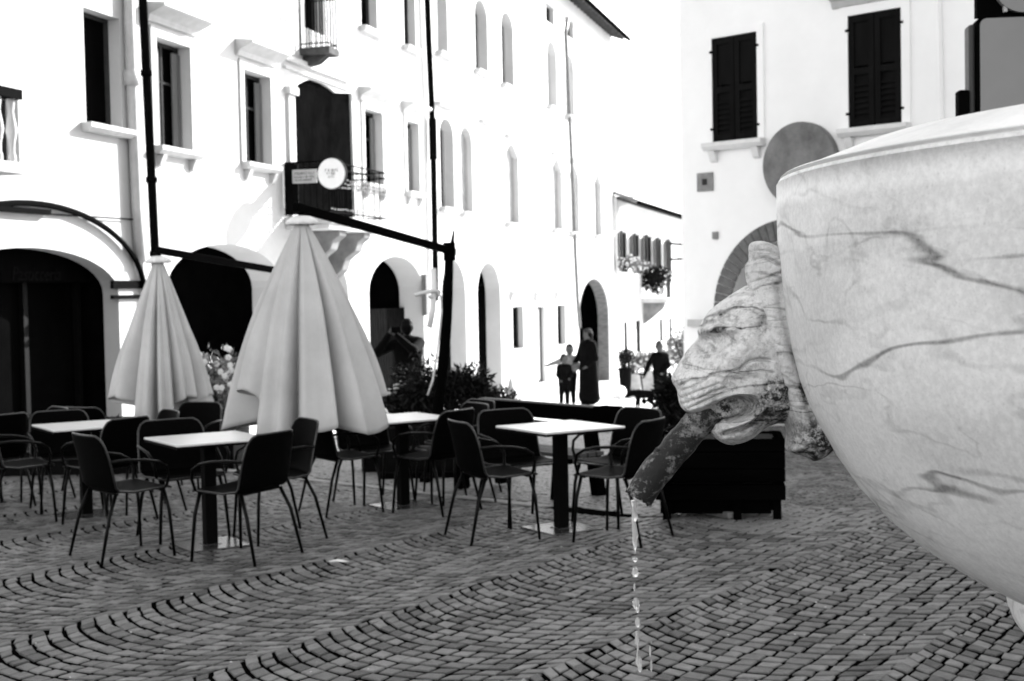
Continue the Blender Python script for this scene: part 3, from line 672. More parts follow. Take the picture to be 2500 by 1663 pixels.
tabs = [((.33, 9.95), 'the right-hand table before the long bench', 'white square cafe table on a dark column nearest the lion spout', -.02),
        ((-2.10, 9.52), 'the near left table below the big parasol', 'white square cafe table in front of the large closed parasol', 0),
        ((-.93, 11.54), 'the middle table right of the big parasol', 'white square cafe table just right of the big parasol skirt', .03),
        ((-3.50, 11.32), 'the table below the small parasol', 'white square cafe table in front of the small closed parasol', 0),
        ((-4.86, 12.5), 'the table cut by the left edge', 'white cafe table cut off by the left edge of the photo', .02)]
sides = [((.56, -.83), 'near right side'), ((-.83, -.56), 'near left side'), ((.83, .56), 'far right side'), ((-.56, .83), 'far left side')]
for ti, ((tx_, ty_), tn, tl_, dr) in enumerate(tabs):
    t = tproto if tfirst else copy_tree(tproto); tfirst = False
    t.location = (tx_, ty_, ground_z(ty_)); t.rotation_euler.z = TA+dr; t['label'] = tl_; t['group'] = 'white cafe tables on the square'
    for si, ((dx, dy), sn) in enumerate(sides):
        c = cproto if cfirst else copy_tree(cproto); cfirst = False
        dist = (.52, .54, .50, .52)[si]+random.uniform(-.03, .05)
        if ti == 0: dist = (.60, .58, .52, .50)[si]
        if ti == 1: dist = (.60, .60, .50, .50)[si]
        x, y = tx_+dx*dist, ty_+dy*dist
        face = math.atan2(-dy, -dx)-math.pi/2+random.uniform(-.12, .12)
        if si == 0: face += math.radians(24)
        if ti == 0 and si == 0: x, y = .72, 9.46
        if ti == 0 and si == 1: face -= math.radians(8)
        c.location = (x, y, ground_z(y)); c.rotation_euler = (-.004, 0, face); c.scale = (1.08, 1, 1)
        c['label'] = 'black armchair at the %s of %s' % (sn, tn); c['group'] = 'black cafe chairs'
# a few chairs standing behind the tables
for (px, Y, rz, lb) in ((455, 13.3, 2.8, 'black chair standing behind the skirt of the small parasol'), (240, 13.6, -.4, 'black chair in the dark left of the small parasol'), (1120, 12.6, 2.2, 'black chair in front of the dark shrubs left of the long bench')):
    c = copy_tree(cproto); c.location = (xat(px, Y), Y, ground_z(Y)); c.rotation_euler = (0, 0, rz); c['label'] = lb; c['group'] = 'black cafe chairs'

# long bench
def bench(px0, py0, Y0, px1, py1, Y1):
    p = at(px0, py0, Y0); q = at(px1, py1, Y1); L_ = math.hypot(q.x-p.x, q.y-p.y); an = math.atan2(q.y-p.y, q.x-p.x)
    o = empty('bench', (p.x, p.y, ground_z((Y0+Y1)/2)), 'long dark timber bench with a heavy back beam between the tables and the street', 'bench', an)
    h = (p.z+q.z)/2-ground_z((Y0+Y1)/2)
    m = MB(); m.box(0, L_, -.05, .05, h-.13, h); m.build('backrest', M['bench'], o, bevel=.01)
    m = MB(); m.box(.03, L_-.12, -.09, -.052, h-.17, h-.145); m.box(.01, L_-.01, -.045, .045, h+.001, h+.012); m.build('back_edge', M['benchl'], o)
    m = MB()
    for i in range(4): m.box(.02, L_-.02, -.46+i*.10, -.38+i*.10, .40, .435)
    m.build('seat', M['benchl'], o, bevel=.005)
    for xx in (.18, L_-.28):
        m = MB(); m.prism_x([(-.50, 0), (-.40, 0), (-.04, h-.14), (-.04, h-.01), (-.10, h-.01)][:0] or [(.10, 0), (.0, 0), (-.09, h-.2), (-.04, h-.14), (.0, h-.14)], xx, xx+.09); m.prism_x([(-.48, 0), (-.38, 0), (-.34, .39), (-.44, .39)], xx, xx+.09); m.box(xx, xx+.09, -.44, -.03, .33, .39); m.build('leg', M['bench'], o)
    m = MB(); m.box(L_-.16, L_+.06, -.08, .08, h-.17, h+.02); m.build('end_cap', M['bench'], o, bevel=.01)
bench(1176, 974, 13.3, 1494, 998, 11.9)
# dark slatted timber box behind the spout
cb = on_ground(1778, 1262); o = empty('timber_planter', (cb.x, cb.y+.1, cb.z), 'heavy black slatted timber planter box behind the lion spout', 'planter', math.radians(-8))
z = .04
for k, (h, ins) in enumerate(((.11, .10), (.11, 0), (.09, 0), (.12, 0), (.09, 0))):
    m = MB(); m.box(-.52+ins*.3, .43-ins, -.30+ins, -.26+ins, z, z+h); m.box(-.52+ins*.3, .43-ins, .26-ins, .30-ins, z, z+h); m.box(.39-ins, .4299-ins, -.2599+ins, .2599-ins, z, z+h); m.box(-.5199+ins*.3, -.48+ins*.3, -.2599+ins, .2599-ins, z, z+h)
    m.build('board', M['bench'], o, bevel=.004); z += h+(.028 if k == 1 else .006)
for x_, y_ in ((-.44, -.25), (.37, -.25), (-.44, .21), (.37, .21), (.08, -.25)):
    m = MB(); m.box(x_-.03, x_+.03, y_, y_+.05, 0, z+.0); m.build('post', M['bench'], o)
m = MB(); m.box(-.46, .36, -.24, .24, .27, .275); m.box(-.46, .36, -.24, .24, z-.03, z-.02); m.build('soil', M['pot'], o)
p = on_ground(1665, 1243); q = on_ground(1790, 1268); m = MB(); m.bar((0, 0, .03), ((q-p).x, (q-p).y, (q-p).z+.03), .09, .05)
tag(m.build('timber_plank', M['plank'], bevel=.006, loc=p), 'pale weathered plank lying on the cobbles before the black planter', 'plank')
# paper scrap
p = on_ground(825, 1378); m = MB(); n = 7
pts = [(math.cos(t)*r, math.sin(t)*r*.5, .012+.018*random.random()) for t, r in zip(np.linspace(0, 2*math.pi, n, endpoint=False), (.07, .05, .045, .07, .05, .035, .05))]
m.add(pts+[(0, 0, .035)], [(i, (i+1) % n, n) for i in range(n)]); po = m.build('paper_scrap', M['paper'], loc=p)
sm = po.modifiers.new('s', 'SOLIDIFY'); sm.thickness = .002; tag(po, 'crumpled white paper scrap on the cobbles below the near left chairs', 'litter')

rp = random.Random(9); m = MB()  # flecks added to imitate bright out-of-focus dots
for i in range(110):
    y = rp.uniform(5.6, 11.5); x = rp.uniform(-.36, .36)*y; z = ground_z(y)+.004; r = rp.uniform(.004, .009); a = rp.uniform(0, 6.28)
    m.add([(x+r*math.cos(a+k*2.09)*(1 if k else 1.6), y+r*math.sin(a+k*2.09), z+.003*(k == 1)) for k in range(3)], [(0, 1, 2)])
tag(m.build('pale_flecks', M['petal']), 'tiny pale petals on the cobbles in place of bright blur dots', 'flecks', kind='stuff')
# ------------------------------------------------------------------ parasols
def parasol(px_top, py_top, Y, H, Rb, label, mast_base, mast_top, sgn=1, seed=0):
    """closed cantilever parasol: canopy hangs from the boom end, mast stands behind"""
    rs = random.Random(seed); T = at(px_top, py_top, Y); gz = ground_z(mast_base[1])
    o = empty('closed_parasol', (mast_base[0], mast_base[1], gz), label, 'parasol'); off = Vector((mast_base[0], mast_base[1], gz))
    T = T-off
    n = 288; rows = 44; V = []
    cuts = []; th_ = .2+seed; 
    while th_ < .2+seed+2*math.pi-.35: cuts.append(th_); th_ += rs.uniform(.45, .95)
    K = len(cuts); cuts.append(cuts[0]+2*math.pi)
    dep = [rs.uniform(.5, 1.05) for _ in range(K)]; wid = [rs.uniform(.06, .17) for _ in range(K)]; out = [rs.uniform(.72, 1.16) for _ in range(K)]
    drop = [rs.uniform(-.42, .02) if rs.random() < .6 else rs.uniform(.12, .40) for _ in range(K)]; tilt = [rs.uniform(-.35, .35) for _ in range(K)]; rip = [rs.uniform(-1, 1) for _ in range(K)]
    for i in range(rows+1):
        t = i/rows; Rm = .045+(Rb-.045)*(t**.97)*(1+.05*math.sin(t*math.pi))
        for j in range(n):
            th = cuts[0]+2*math.pi*j/n; k = 0
            while th >= cuts[k+1] and k < K-1: k += 1
            fr = (th-cuts[k])/(cuts[k+1]-cuts[k]); f0 = math.exp(-((th-cuts[k])/wid[k])**2); f1 = math.exp(-((th-cuts[k+1])/wid[(k+1) % K])**2)
            grow = .35+.65*t**.8
            panel = out[k]*(1-grow*.0)+(1-out[k])*(1-t)
            edge = 1-grow*(dep[k]*.72*f0+dep[(k+1) % K]*.72*f1)
            belly = 1-.20*grow*math.sin(math.pi*fr)**2+.05*t*rip[k]*math.sin(2*math.pi*fr)+.022*t*math.sin(5*math.pi*fr+rip[k]*4)
            r = Rm*panel*edge*belly+.006*math.sin(9*t+k)*t
            low = max(0, t-.45)/.55
            z = -H*t-H*low*(drop[k]*.42*math.sin(math.pi*min(max(fr, .02), .98))**.35+tilt[k]*.18*(fr-.5))
            tw = .05*t*math.sin(th+seed)
            V.append((T.x+r*math.cos(th+tw), T.y+r*math.sin(th+tw), T.z+z))
    m = MB(); m.add(V, [(i*n+j, i*n+(j+1) % n, (i+1)*n+(j+1) % n, (i+1)*n+j) for i in range(rows) for j in range(n)])
    cn = m.build('canopy', M['fabric'], o, smooth=True); s_ = cn.modifiers.new('t', 'SOLIDIFY'); s_.thickness = .004
    m = MB(); rb = .075*H/1.6+.03
    V = []; 
    for i, (r, z) in enumerate(((.01, .035), (rb*.6, .03), (rb*1.1, .0), (rb*1.25, -.035), (rb*1.1, -.04))):
        for j in range(32): th = 2*math.pi*j/32; V.append((T.x+r*(1+.10*math.cos(8*th))*math.cos(th), T.y+r*(1+.10*math.cos(8*th))*math.sin(th), T.z+z+.03))
    m.add(V, [(i*32+j, (i+1)*32+j, (i+1)*32+(j+1) % 32, i*32+(j+1) % 32) for i in range(4) for j in range(32)]); m.build('canopy_cap', M['white'], o, smooth=True)
    m = MB(); m.tube([(T.x, T.y, T.z+.10), (T.x, T.y, T.z-H*.9)], .022, 8); m.build('canopy_pole', M['alu'], o)
    mt = Vector(mast_top)-off
    m = MB(); e = T+Vector((0, 0, .12)); d_ = (e-mt).normalized(); m.bar(mt-d_*.12, e+d_*.10, .05, .075); m.build('boom', M['alu'], o, bevel=.008)
    m = MB(); m.tube([mt+Vector((0, 0, .08)), mt-Vector((0, 0, .10))], .06, 8); m.tube([mt+Vector((.02, 0, 0)), mt+Vector((.05, 0, .20))], [.03, .008], 6); m.build('joint', M['alu'], o)
    m = MB(); k = 10; pts = [mt.lerp(Vector((0, 0, .06)), i/k)+Vector((.05*math.sin(math.pi*i/k), 0, 0)) for i in range(k+1)]
    m.tube(pts, [.042+.014*math.sin(math.pi*i/k) for i in range(k+1)], 10); m.build('mast', M['alu'], o, smooth=True)
    m = MB(); m.bar((-.5, 0, .03), (.5, 0, .03), .1, .06); m.bar((0, -.5, .033), (0, .5, .033), .1, .06); m.build('base_cross', M['alu'], o)
    return o, mt, off
mt = at(1097, 612, 13.9); mbx = at(1040, 980, 14.1)
bigp, mt_l, off = parasol(737, 546, 11.2, 1.48, .86, 'large closed pale parasol hanging from the dark boom in front of the arches', (mbx.x, mbx.y), mt, seed=1)
m = MB(); pc = at(1058, 720, 13.85)-off
m.tube([pc+Vector(v) for v in ((-.18, -.05, .0), (-.06, -.09, .03), (.02, -.09, .04), (.06, -.03, .03), (.05, .04, .0), (-.03, -.08, -.02))], .02, 6)
pts = [at(x, y, 13.8)-off for x, y in ((1062, 712), (1076, 722), (1078, 760), (1072, 820), (1066, 870), (1056, 930), (1044, 965))]; m.tube(pts, .011, 6); m.build('tie_cord', M['cord'], bigp, smooth=True)
m = MB(); pts = [at(x, y, 13.82)-off for x, y in ((1058, 655), (1060, 700), (1056, 760), (1048, 800))]; m.tube(pts, .03, 6); m.build('pale_sleeve', M['white'], bigp, smooth=True)
mt2 = at(742, 672, 17.0); mb2 = (mt2.x-.1, 17.1)
parasol(387, 640, 14.3, 1.52, .70, 'smaller closed pale parasol farther left beside the black downpipe', mb2, mt2, seed=4)

# ------------------------------------------------------------------ plants
def shrub(name, loc, rx, ry, h, label, n=2600, leafm='leaf', size=.05, flowers=0, z0=0., cat='shrub', spiky=False, seed=1, group=None):
    rs = np.random.RandomState(seed); o = empty(name, loc, label, cat, 0, group)
    st = MB()
    for i in range(14):
        a = rs.uniform(0, 6.28); r = rs.uniform(.2, .8); st.tube([(0+.1*math.cos(a), .1*math.sin(a), z0), (rx*r*math.cos(a)*.6, ry*r*math.sin(a)*.6, z0+h*.5), (rx*r*math.cos(a), ry*r*math.sin(a), z0+h*.85)], [.014, .010, .004], 5)
    st.build('stem', M['bark'], o)
    lobes = [(rs.uniform(-.6, .6)*rx, rs.uniform(-.6, .6)*ry, z0+h*rs.uniform(.35, .75), rs.uniform(.25, .45)) for _ in range(12)]
    m = MB()
    for i in range(n):
        lx, ly, lz_, lr = lobes[rs.randint(12)]; d = rs.normal(size=3); d /= np.linalg.norm(d); k = lr*rs.uniform(.4, 1.15)
        c = np.array((lx+d[0]*k*rx*1.1, ly+d[1]*k*ry*1.1, lz_+d[2]*k*h*.9))
        if c[2] < z0+.01: c[2] = z0+.01+rs.rand()*.2*h
        L_ = size*rs.uniform(.6, 1.7); wd = L_*.30
        ax = d+rs.normal(size=3)*.6; ax /= np.linalg.norm(ax); sd_ = np.cross(ax, rs.normal(size=3)); sd_ /= np.linalg.norm(sd_)
        nn = np.cross(ax, sd_)*L_*.12
        m.add([c-ax*L_*.5, c+sd_*wd*.5+nn, c+ax*L_*.6, c-sd_*wd*.5+nn], [(0, 1, 2, 3)])
    m.build('foliage', M[leafm], o)
    if flowers:
        f = MB()
        for i in range(flowers):
            lx, ly, lz_, lr = lobes[rs.randint(12)]; d = rs.normal(size=3); d[1] -= .8; d[2] += .3; d /= np.linalg.norm(d)
            c = (lx+d[0]*lr*rx*1.2, ly+d[1]*lr*ry*1.2, lz_+d[2]*lr*h)
            for j in range(5):
                a = j*1.257; f.ball((c[0]+.02*math.cos(a), c[1], c[2]+.02*math.sin(a)), .02, 6, 4, (1, .5, 1))
        f.build('blossom', M['petal'], o)
    return o
def splace(px, py_base_Y, Y): return (xat(px, Y), Y, ground_z(Y))
def planter_for(o, w_, d_, h_, m_='pot'):
    m = MB(); m.box(-w_/2, w_/2, -d_/2, d_/2, 0, h_); m.build('planter', M[m_], o, bevel=.02)
o = shrub('shrub', splace(1075, 0, 15.0), .62, .5, .75, 'large dark leafy shrub in a black planter at the foot of the tall mast', 5200, size=.06, z0=.42, seed=2); planter_for(o, 1.3, .7, .5)
o = shrub('shrub', splace(1180, 0, 15.4), .42, .45, .55, 'dark drooping shrub at the right end of the planters beside the street', 3000, size=.06, z0=.35, seed=3); planter_for(o, .8, .6, .45)
o = shrub('shrub', splace(975, 0, 15.2), .40, .4, .60, 'dark shrub with a few pale flowers right of the big parasol', 2600, size=.05, z0=.35, flowers=14, seed=4); planter_for(o, .8, .6, .45)
o = shrub('shrub', splace(150, 0, 15.6), 1.2, .3, .14, 'added low dark hedge in a long black planter in front of the shop arch', 3000, size=.06, z0=.5, seed=31); planter_for(o, 2.6, .6, .6)  # hedge put in to cover bright ground before the shop
o = shrub('shrub', splace(430, 0, 16.0), .6, .3, .14, 'added low dark hedge in a black planter behind the small parasol skirt', 1500, size=.06, z0=.45, seed=32); planter_for(o, 1.4, .6, .55)  # second hedge put in to darken the gap behind the parasol
o = shrub('flowering_shrub', splace(528, 0, 17.0), .35, .4, .75, 'pale flowering shrub between the two parasols', 1700, 'leafl', .06, 60, z0=.55, seed=5); planter_for(o, .7, .5, .6)
o = shrub('shrub', splace(1665, 0, 15.5), .35, .4, .85, 'dark grassy shrub half hidden behind the lion nose', 2600, size=.09, z0=.1, seed=6); planter_for(o, .5, .5, .3)
o = shrub('street_shrub', splace(1690, 0, 38), .9, .8, 1.6, 'pale shrub at the foot of the right-hand house behind the boy', 1800, 'leafl', .12, z0=.3, seed=7); planter_for(o, 1.4, 1, .5, 'potl')
# balcony flowers down the street
f0 = D.f.pt(D.a+(pa+pb)/2, D.z0+pz+.0, -1.25)
shrub('balcony_plant', f0+Vector((-.5, 0, .1)), 1.0, .35, 1.3, 'dark plants hanging over the far balcony down the street', 1500, size=.16, seed=8)
for i, (px, py, mt_, lb) in enumerate(((1522, 664, 'petal', 'white blossoms under the first far window'), (1556, 668, 'petal', 'white blossoms under the second far window'))):
    a, z = D.f.px(px, py, -.3); w_ = D.f.pt(a, z, -.35); shrub('window_box_flowers', w_, .7, .3, .7, lb, 500, 'leafl', .12, 60, seed=11+i, cat='flowers')
# pots on the street
for i, (px, Y, w_, h_, m_, lb) in enumerate(((1527, 36, .17, .78, 'pot', 'tall dark plant pot at the foot of the far house'), (1548, 37, .22, .6, 'potl', 'pale round plant pot beside the tall dark one'), (1582, 38, .22, .65, 'potl', 'pale plant pot behind the boy with the scooter'))):
    o = shrub('potted_plant', splace(px, 0, Y), .3, .3, .55, lb, 500, 'leafl' if i else 'leaf', .09, 20 if i else 0, z0=h_-.02, cat='plant pot', seed=20+i)
    m = MB(); m.lathe([(.001, 0), (w_*.7, 0), (w_*.75, .02), (w_, h_*.9), (w_*1.1, h_*.92), (w_*1.1, h_), (w_*.9, h_), (.001, h_-.03)], 20); m.build('pot', M[m_], o, smooth=False)
Y = 33.; p = splace(1247, 0, Y); m = MB(); m.lathe([(.001, 0), (.22, 0), (.22, .04), (.16, .05), (.03, .62), (.001, .62)], 20); tag(m.build('traffic_cone', mat('cone_grey', .30, .6, .3, .1, 8), loc=p), 'pale grey cone standing at the foot of the arcaded house', 'cone')
p = splace(1513, 0, 35); m = MB(); m.ball((0, 0, .18), .17, 16, 10); tag(m.build('stone_ball', M['white'], loc=p, smooth=True), 'small white ball on the ground beside the tall dark pot', 'stone ball')

# ------------------------------------------------------------------ implicit surfaces (one continuous skin)
def surface_nets(F, org, h):
    neg = F < 0
    nx, ny, nz = F.shape; c = np.zeros((nx-1, ny-1, nz-1), int)
    for dx in (0, 1):
        for dy in (0, 1):
            for dz in (0, 1): c += neg[dx:nx-1+dx, dy:ny-1+dy, dz:nz-1+dz]
    act = (c > 0) & (c < 8); idx = -np.ones(act.shape, int); I = np.argwhere(act); idx[act] = np.arange(len(I))
    S = np.zeros((len(I), 3)); N = np.zeros(len(I))
    cor = [(a, b_, c_) for a in (0, 1) for b_ in (0, 1) for c_ in (0, 1)]
    for a in cor:
        for ax in range(3):
            if a[ax]: continue
            b_ = list(a); b_[ax] = 1
            fa_ = F[I[:, 0]+a[0], I[:, 1]+a[1], I[:, 2]+a[2]]; fb = F[I[:, 0]+b_[0], I[:, 1]+b_[1], I[:, 2]+b_[2]]
            k = (fa_ < 0) != (fb < 0); t = np.where(k, fa_/np.where(k, fa_-fb, 1), 0); p = np.tile(np.array(a, float), (len(I), 1)); p[:, ax] += t
            S += p*k[:, None]; N += k
    V = (I+S/N[:, None])*h+np.array(org)
    Q = []
    for ax in range(3):
        sl0 = [slice(1, -1)]*3; sl1 = [slice(1, -1)]*3; sl0[ax] = slice(0, -1); sl1[ax] = slice(1, None)
        a, b_ = neg[tuple(sl0)], neg[tuple(sl1)]; e = np.argwhere(a != b_)
        off_ = np.ones(3, int); off_[ax] = 0; e2 = e+off_; fl = a[tuple(e.T)]
        u_, v_ = (ax+1) % 3, (ax+2) % 3; du = np.zeros(3, int); dv = np.zeros(3, int); du[u_] = 1; dv[v_] = 1
        q = [idx[tuple((e2-du-dv).T)], idx[tuple((e2-dv).T)], idx[tuple(e2.T)], idx[tuple((e2-du).T)]]
        q = np.array(q).T; q[~fl] = q[~fl][:, ::-1]; Q.append(q)
    Q = np.concatenate(Q); Q = Q[(Q >= 0).all(1)]
    return V, Q
def grid(lo, hi, h):
    lo = np.array(lo); n = np.ceil((np.array(hi)-lo)/h).astype(int)+1
    ax = [lo[i]+h*np.arange(n[i]) for i in range(3)]; return lo, np.meshgrid(*ax, indexing='ij')
def sd_cap(G, a, b_, ra, rb, sq=None):
    a = np.array(a, float); b_ = np.array(b_, float); d = b_-a; L2 = max(d.dot(d), 1e-9)
    X = [G[i]-a[i] for i in range(3)]; t = np.clip((X[0]*d[0]+X[1]*d[1]+X[2]*d[2])/L2, 0, 1)
    Y_ = [X[i]-t*d[i] for i in range(3)]
    if sq is not None: Y_ = [Y_[i]/sq[i] for i in range(3)]
    return np.sqrt(Y_[0]**2+Y_[1]**2+Y_[2]**2)-(ra+(rb-ra)*t)
def smin(a, b_, k):
    h_ = np.clip(.5+.5*(b_-a)/k, 0, 1); return b_+(a-b_)*h_-k*h_*(1-h_)
def nets_object(name, V, Q, mats, parent=None, mi=None, loc=None, smooth_it=0):
    me = bpy.data.meshes.new(name); me.from_pydata(V.tolist(), [], Q.tolist()); me.update()
    for m_ in mats: me.materials.append(m_)
    if mi is not None: me.polygons.foreach_set('material_index', mi)
    me.polygons.foreach_set('use_smooth', [True]*len(me.polygons))
    o = bpy.data.objects.new(name, me); COL.objects.link(o)
    if parent: o.parent = parent
    if loc is not None: o.location = loc
    if smooth_it: s_ = o.modifiers.new('s', 'SMOOTH'); s_.iterations = smooth_it; s_.factor = .5
    return o
def body(name, caps, mats, parent, h=.012, k=.03):
    """caps: (a, b, ra, rb, material, squash, blend)"""
    P = np.array([c[0] for c in caps]+[c[1] for c in caps]); r = max(max(c[2], c[3]) for c in caps)+.05
    lo, G = grid(P.min(0)-r, P.max(0)+r, h); F = None; best = None; mid = None
    for c in caps:
        d = sd_cap(G, c[0], c[1], c[2], c[3], c[5] if len(c) > 5 else None); kk = c[6] if len(c) > 6 else k
        F = d if F is None else smin(F, d, kk)
    V, Q = surface_nets(F, lo, h); cen = V[Q].mean(1); g3 = [cen[:, i] for i in range(3)]
    D_ = np.array([sd_cap(g3, c[0], c[1], c[2], c[3], c[5] if len(c) > 5 else None) for c in caps]); mi = np.array([c[4] for c in caps])[D_.argmin(0)]
    return nets_object(name, V, Q, mats, parent, mi.astype(int), smooth_it=1)
def lerp3(a, b_, t): return tuple(a[i]+(b_[i]-a[i])*t for i in range(3))
def hand(caps, wrist, d, side, mi, s=1.0):
    """open relaxed hand: palm, four unequal bent fingers and a thumb"""
    d = Vector(d).normalized(); n_ = d.orthogonal() if side is None else (Vector(side)-d*Vector(side).dot(d)).normalized(); w_ = d.cross(n_)
    W0 = Vector(wrist); pc = W0+d*.085*s
    caps.append((tuple(W0), tuple(pc), .022*s, .028*s, mi, None, .015))
    for i, ln in enumerate((.062, .072, .068, .052)):
        r0 = pc+w_*(.020*(i-1.5)*s*1.05); r1 = r0+d*ln*.5*s; r2 = r1+(d*.75+n_*.6).normalized()*ln*.5*s
        caps.append((tuple(r0), tuple(r1), .0095*s, .009*s, mi, None, .004)); caps.append((tuple(r1), tuple(r2), .009*s, .0075*s, mi, None, .004))
    t0 = W0+d*.03*s-w_*.024*s; t1 = t0+(d*.6-w_*.8).normalized()*.04*s; t2 = t1+(d*.9-w_*.3+n_*.3).normalized()*.03*s
    caps.append((tuple(t0), tuple(t1), .012*s, .010*s, mi, None, .006)); caps.append((tuple(t1), tuple(t2), .010*s, .008*s, mi, None, .004))
# local figure frame: x = to figure's right in the photo, y = away from the camera, z = up
def figure(px, Y, H, label, arms, facing=0, bulk=1.42, hs=1.0, coat=False, mats=None, hairlen=.0, hat=None, stance=.09, group=None, lean=0, top_m=0, leg_m=0, shoe_m=0, hood=False):
    o = empty('person', (xat(px, Y), Y, ground_z(Y)), label, 'person', facing, group); s = H/1.72
    J = lambda x, y, z: (x*s+lean*z*s, y*s, z*s)
    mats = mats or [M['coat'], M['skin'], M['cloth']]
    c = []
    for sx in (-1, 1):
        c.append((J(sx*.095, 0, .88), J(sx*stance, .01, .48), .088*s*bulk, .062*s*bulk, leg_m)); c.append((J(sx*stance, .01, .48), J(sx*stance*1.05, .03, .10), .060*s*bulk, .046*s*bulk, leg_m))
        c.append((J(sx*stance*1.05, .045, .04), J(sx*stance*1.25, -.11, .03), .040*s, .034*s, shoe_m))
    c.append((J(0, 0, .92), J(0, 0, 1.10), .125*s*bulk, .115*s*bulk, leg_m if not coat else top_m, (1.2, .85, 1)))
    c.append((J(0, 0, 1.08), J(0, 0, 1.32), .120*s*bulk, .135*s*bulk, top_m, (1.25, .85, 1))); c.append((J(-.14, 0, 1.385), J(.14, 0, 1.375), .072*s*bulk, .072*s*bulk, top_m))
    c.append((J(0, .01, 1.38), J(0, -.01, 1.52), .055*s, .052*s, 1)); hx = 0
    c.append((J(hx, -.005, 1.60), J(hx, -.02, 1.63), .090*s, .088*s, 1, (.86, 1.02, 1.16))); c.append((J(hx, -.055, 1.545), J(hx, -.065, 1.54), .045*s, .04*s, 1))
    c.append((J(hx, -.105, 1.605), J(hx, -.125, 1.585), .010*s, .014*s, 1, None, .012))       # nose
    for sx in (-1, 1): c.append((J(hx+sx*.078, .0, 1.60), J(hx+sx*.086, .005, 1.615), .014*s, .018*s, 1, (.5, 1, 1.3), .006))
    if coat: c.append((J(0, .01, 1.0), J(0, .02, .22), .205*s, .235*s, 0, (1.2, .9, 1))); c.append((J(0, .01, .22), J(0, .02, .14), .235*s, .235*s, 0, (1.2, .9, .6)))
    for (sx, el, wr) in arms:
        sh = J(sx*.185, 0, 1.38); e = J(*el); w_ = J(*wr)
        c.append((sh, e, .062*s*bulk, .052*s*bulk, top_m)); c.append((e, w_, .052*s*bulk, .036*s*bulk, top_m)); hand(c, w_, (Vector(w_)-Vector(e)), (0, -1, .3), 1, s)
    hd = J(0, 0, 1.50)
    def big(q): return tuple(hd[i]+(q[i]-hd[i])*hs for i in range(3))
    c = [((big(q[0]), big(q[1]), q[2]*hs, q[3]*hs)+tuple(q[4:]) if (q[0][2] > J(0, 0, 1.53)[2] and abs(q[0][0]-lean*1.6*s) < .13*s and q[4] == 1 and q[2] > .009) else q) for q in c]
    body('body', c, mats, o)
    hc = [(J(hx, .02, 1.63), J(hx, .012, 1.668), .104*s, .094*s, 0, (.95, 1.02, 1.05)), (J(hx, .055, 1.62), J(hx, .065, 1.56-hairlen), .075*s, .055*s, 0)]
    hc = [(big(q[0]), big(q[1]), q[2]*hs, q[3]*hs)+tuple(q[4:]) for q in hc]
    if hood: hc.append((J(0, .03, 1.52), J(0, .03, 1.44), .08*s, .09*s, 0))
    body('hair', hc, [M['hair'] if hat != 'helmet' else M['helmet']], o)
    for sx in (-1, 1):
        m = MB(); m.ball(big(J(hx+sx*.032, -.098, 1.622)), .011*s*hs, 8, 6); m.build('eye', M['ink'], o, smooth=True)
    if hat == 'band':
        m = MB(); m.lathe([(.098*s, 1.655*s), (.102*s, 1.67*s), (.102*s, 1.70*s), (.09*s, 1.74*s), (.001, 1.755*s)], 20, hx*s+lean*1.7*s, 0); m.build('cap', mat('cap_cloth', .03, .9, .1, .3, 30), o, smooth=True)
    if hat == 'helmet':
        m = MB()
        for a in np.linspace(-1.0, 1.0, 5): m.tube([(J(hx, 0, 0)[0]+lean*1.65*s+.098*s*math.sin(a)*math.cos(t), .105*s*math.sin(t), 1.655*s+.10*s*math.cos(a)*math.cos(t)) for t in np.linspace(-1.4, 1.4, 9)], .012*s, 6)
        m.build('helmet_vents', mat('helmet_grey', .16, .4, .4, .2, 20), o)
    return o
# photographer behind the shrubs, back turned, arms raised to the left
figure(1000, 22, 1.78, 'person in dark clothes raising both hands to a small camera before the slatted gate', [(1, (.46, .10, 1.24), (.26, .26, 1.52)), (-1, (-.10, .30, 1.28), (.13, .30, 1.50))], math.pi, top_m=0, lean=.01, bulk=1.35)
p = at(968, 806, 21.6); m = MB(); m.box(-.08, .07, -.04, .04, -.045, .055); m.tube([(0, .03, 0), (0, .10, 0)], .035, 10); tag(m.build('camera_body', M['iron'], loc=p, bevel=.008), 'small black camera held up by the person before the slatted gate', 'camera')
figure(1437, 32, 1.72, 'tall person in a long black coat and pale-banded cap standing in the street', [(-1, (-.27, -.05, 1.10), (-.22, -.22, .98)), (1, (.25, .02, 1.08), (.17, -.15, .92))], facing=math.radians(-55), coat=True, hat='band', hairlen=.16)
figure(1392, 32.3, 1.32, 'child in a light hooded top pointing left beside the person in black', [(-1, (-.34, -.05, 1.30), (-.60, -.10, 1.22)), (1, (.24, -.05, 1.12), (.15, -.25, 1.05))], facing=math.radians(-10), top_m=2, hood=True, hs=1.28)
figure(1378, 31.5, 1.10, 'small child in dark clothes standing in front of the pointing child', [(-1, (-.24, -.05, 1.12), (-.22, -.22, .95)), (1, (.24, -.08, 1.12), (.12, -.24, 1.0))], facing=math.radians(15), stance=.11, hs=1.35)
figure(1612, 32, 1.36, 'child with a bicycle helmet and black clothes holding a scooter', [(-1, (-.36, -.08, 1.16), (-.52, -.16, .86)), (1, (.22, -.10, 1.10), (.0, -.26, .92))], facing=math.radians(12), hat='helmet', hs=1.25)
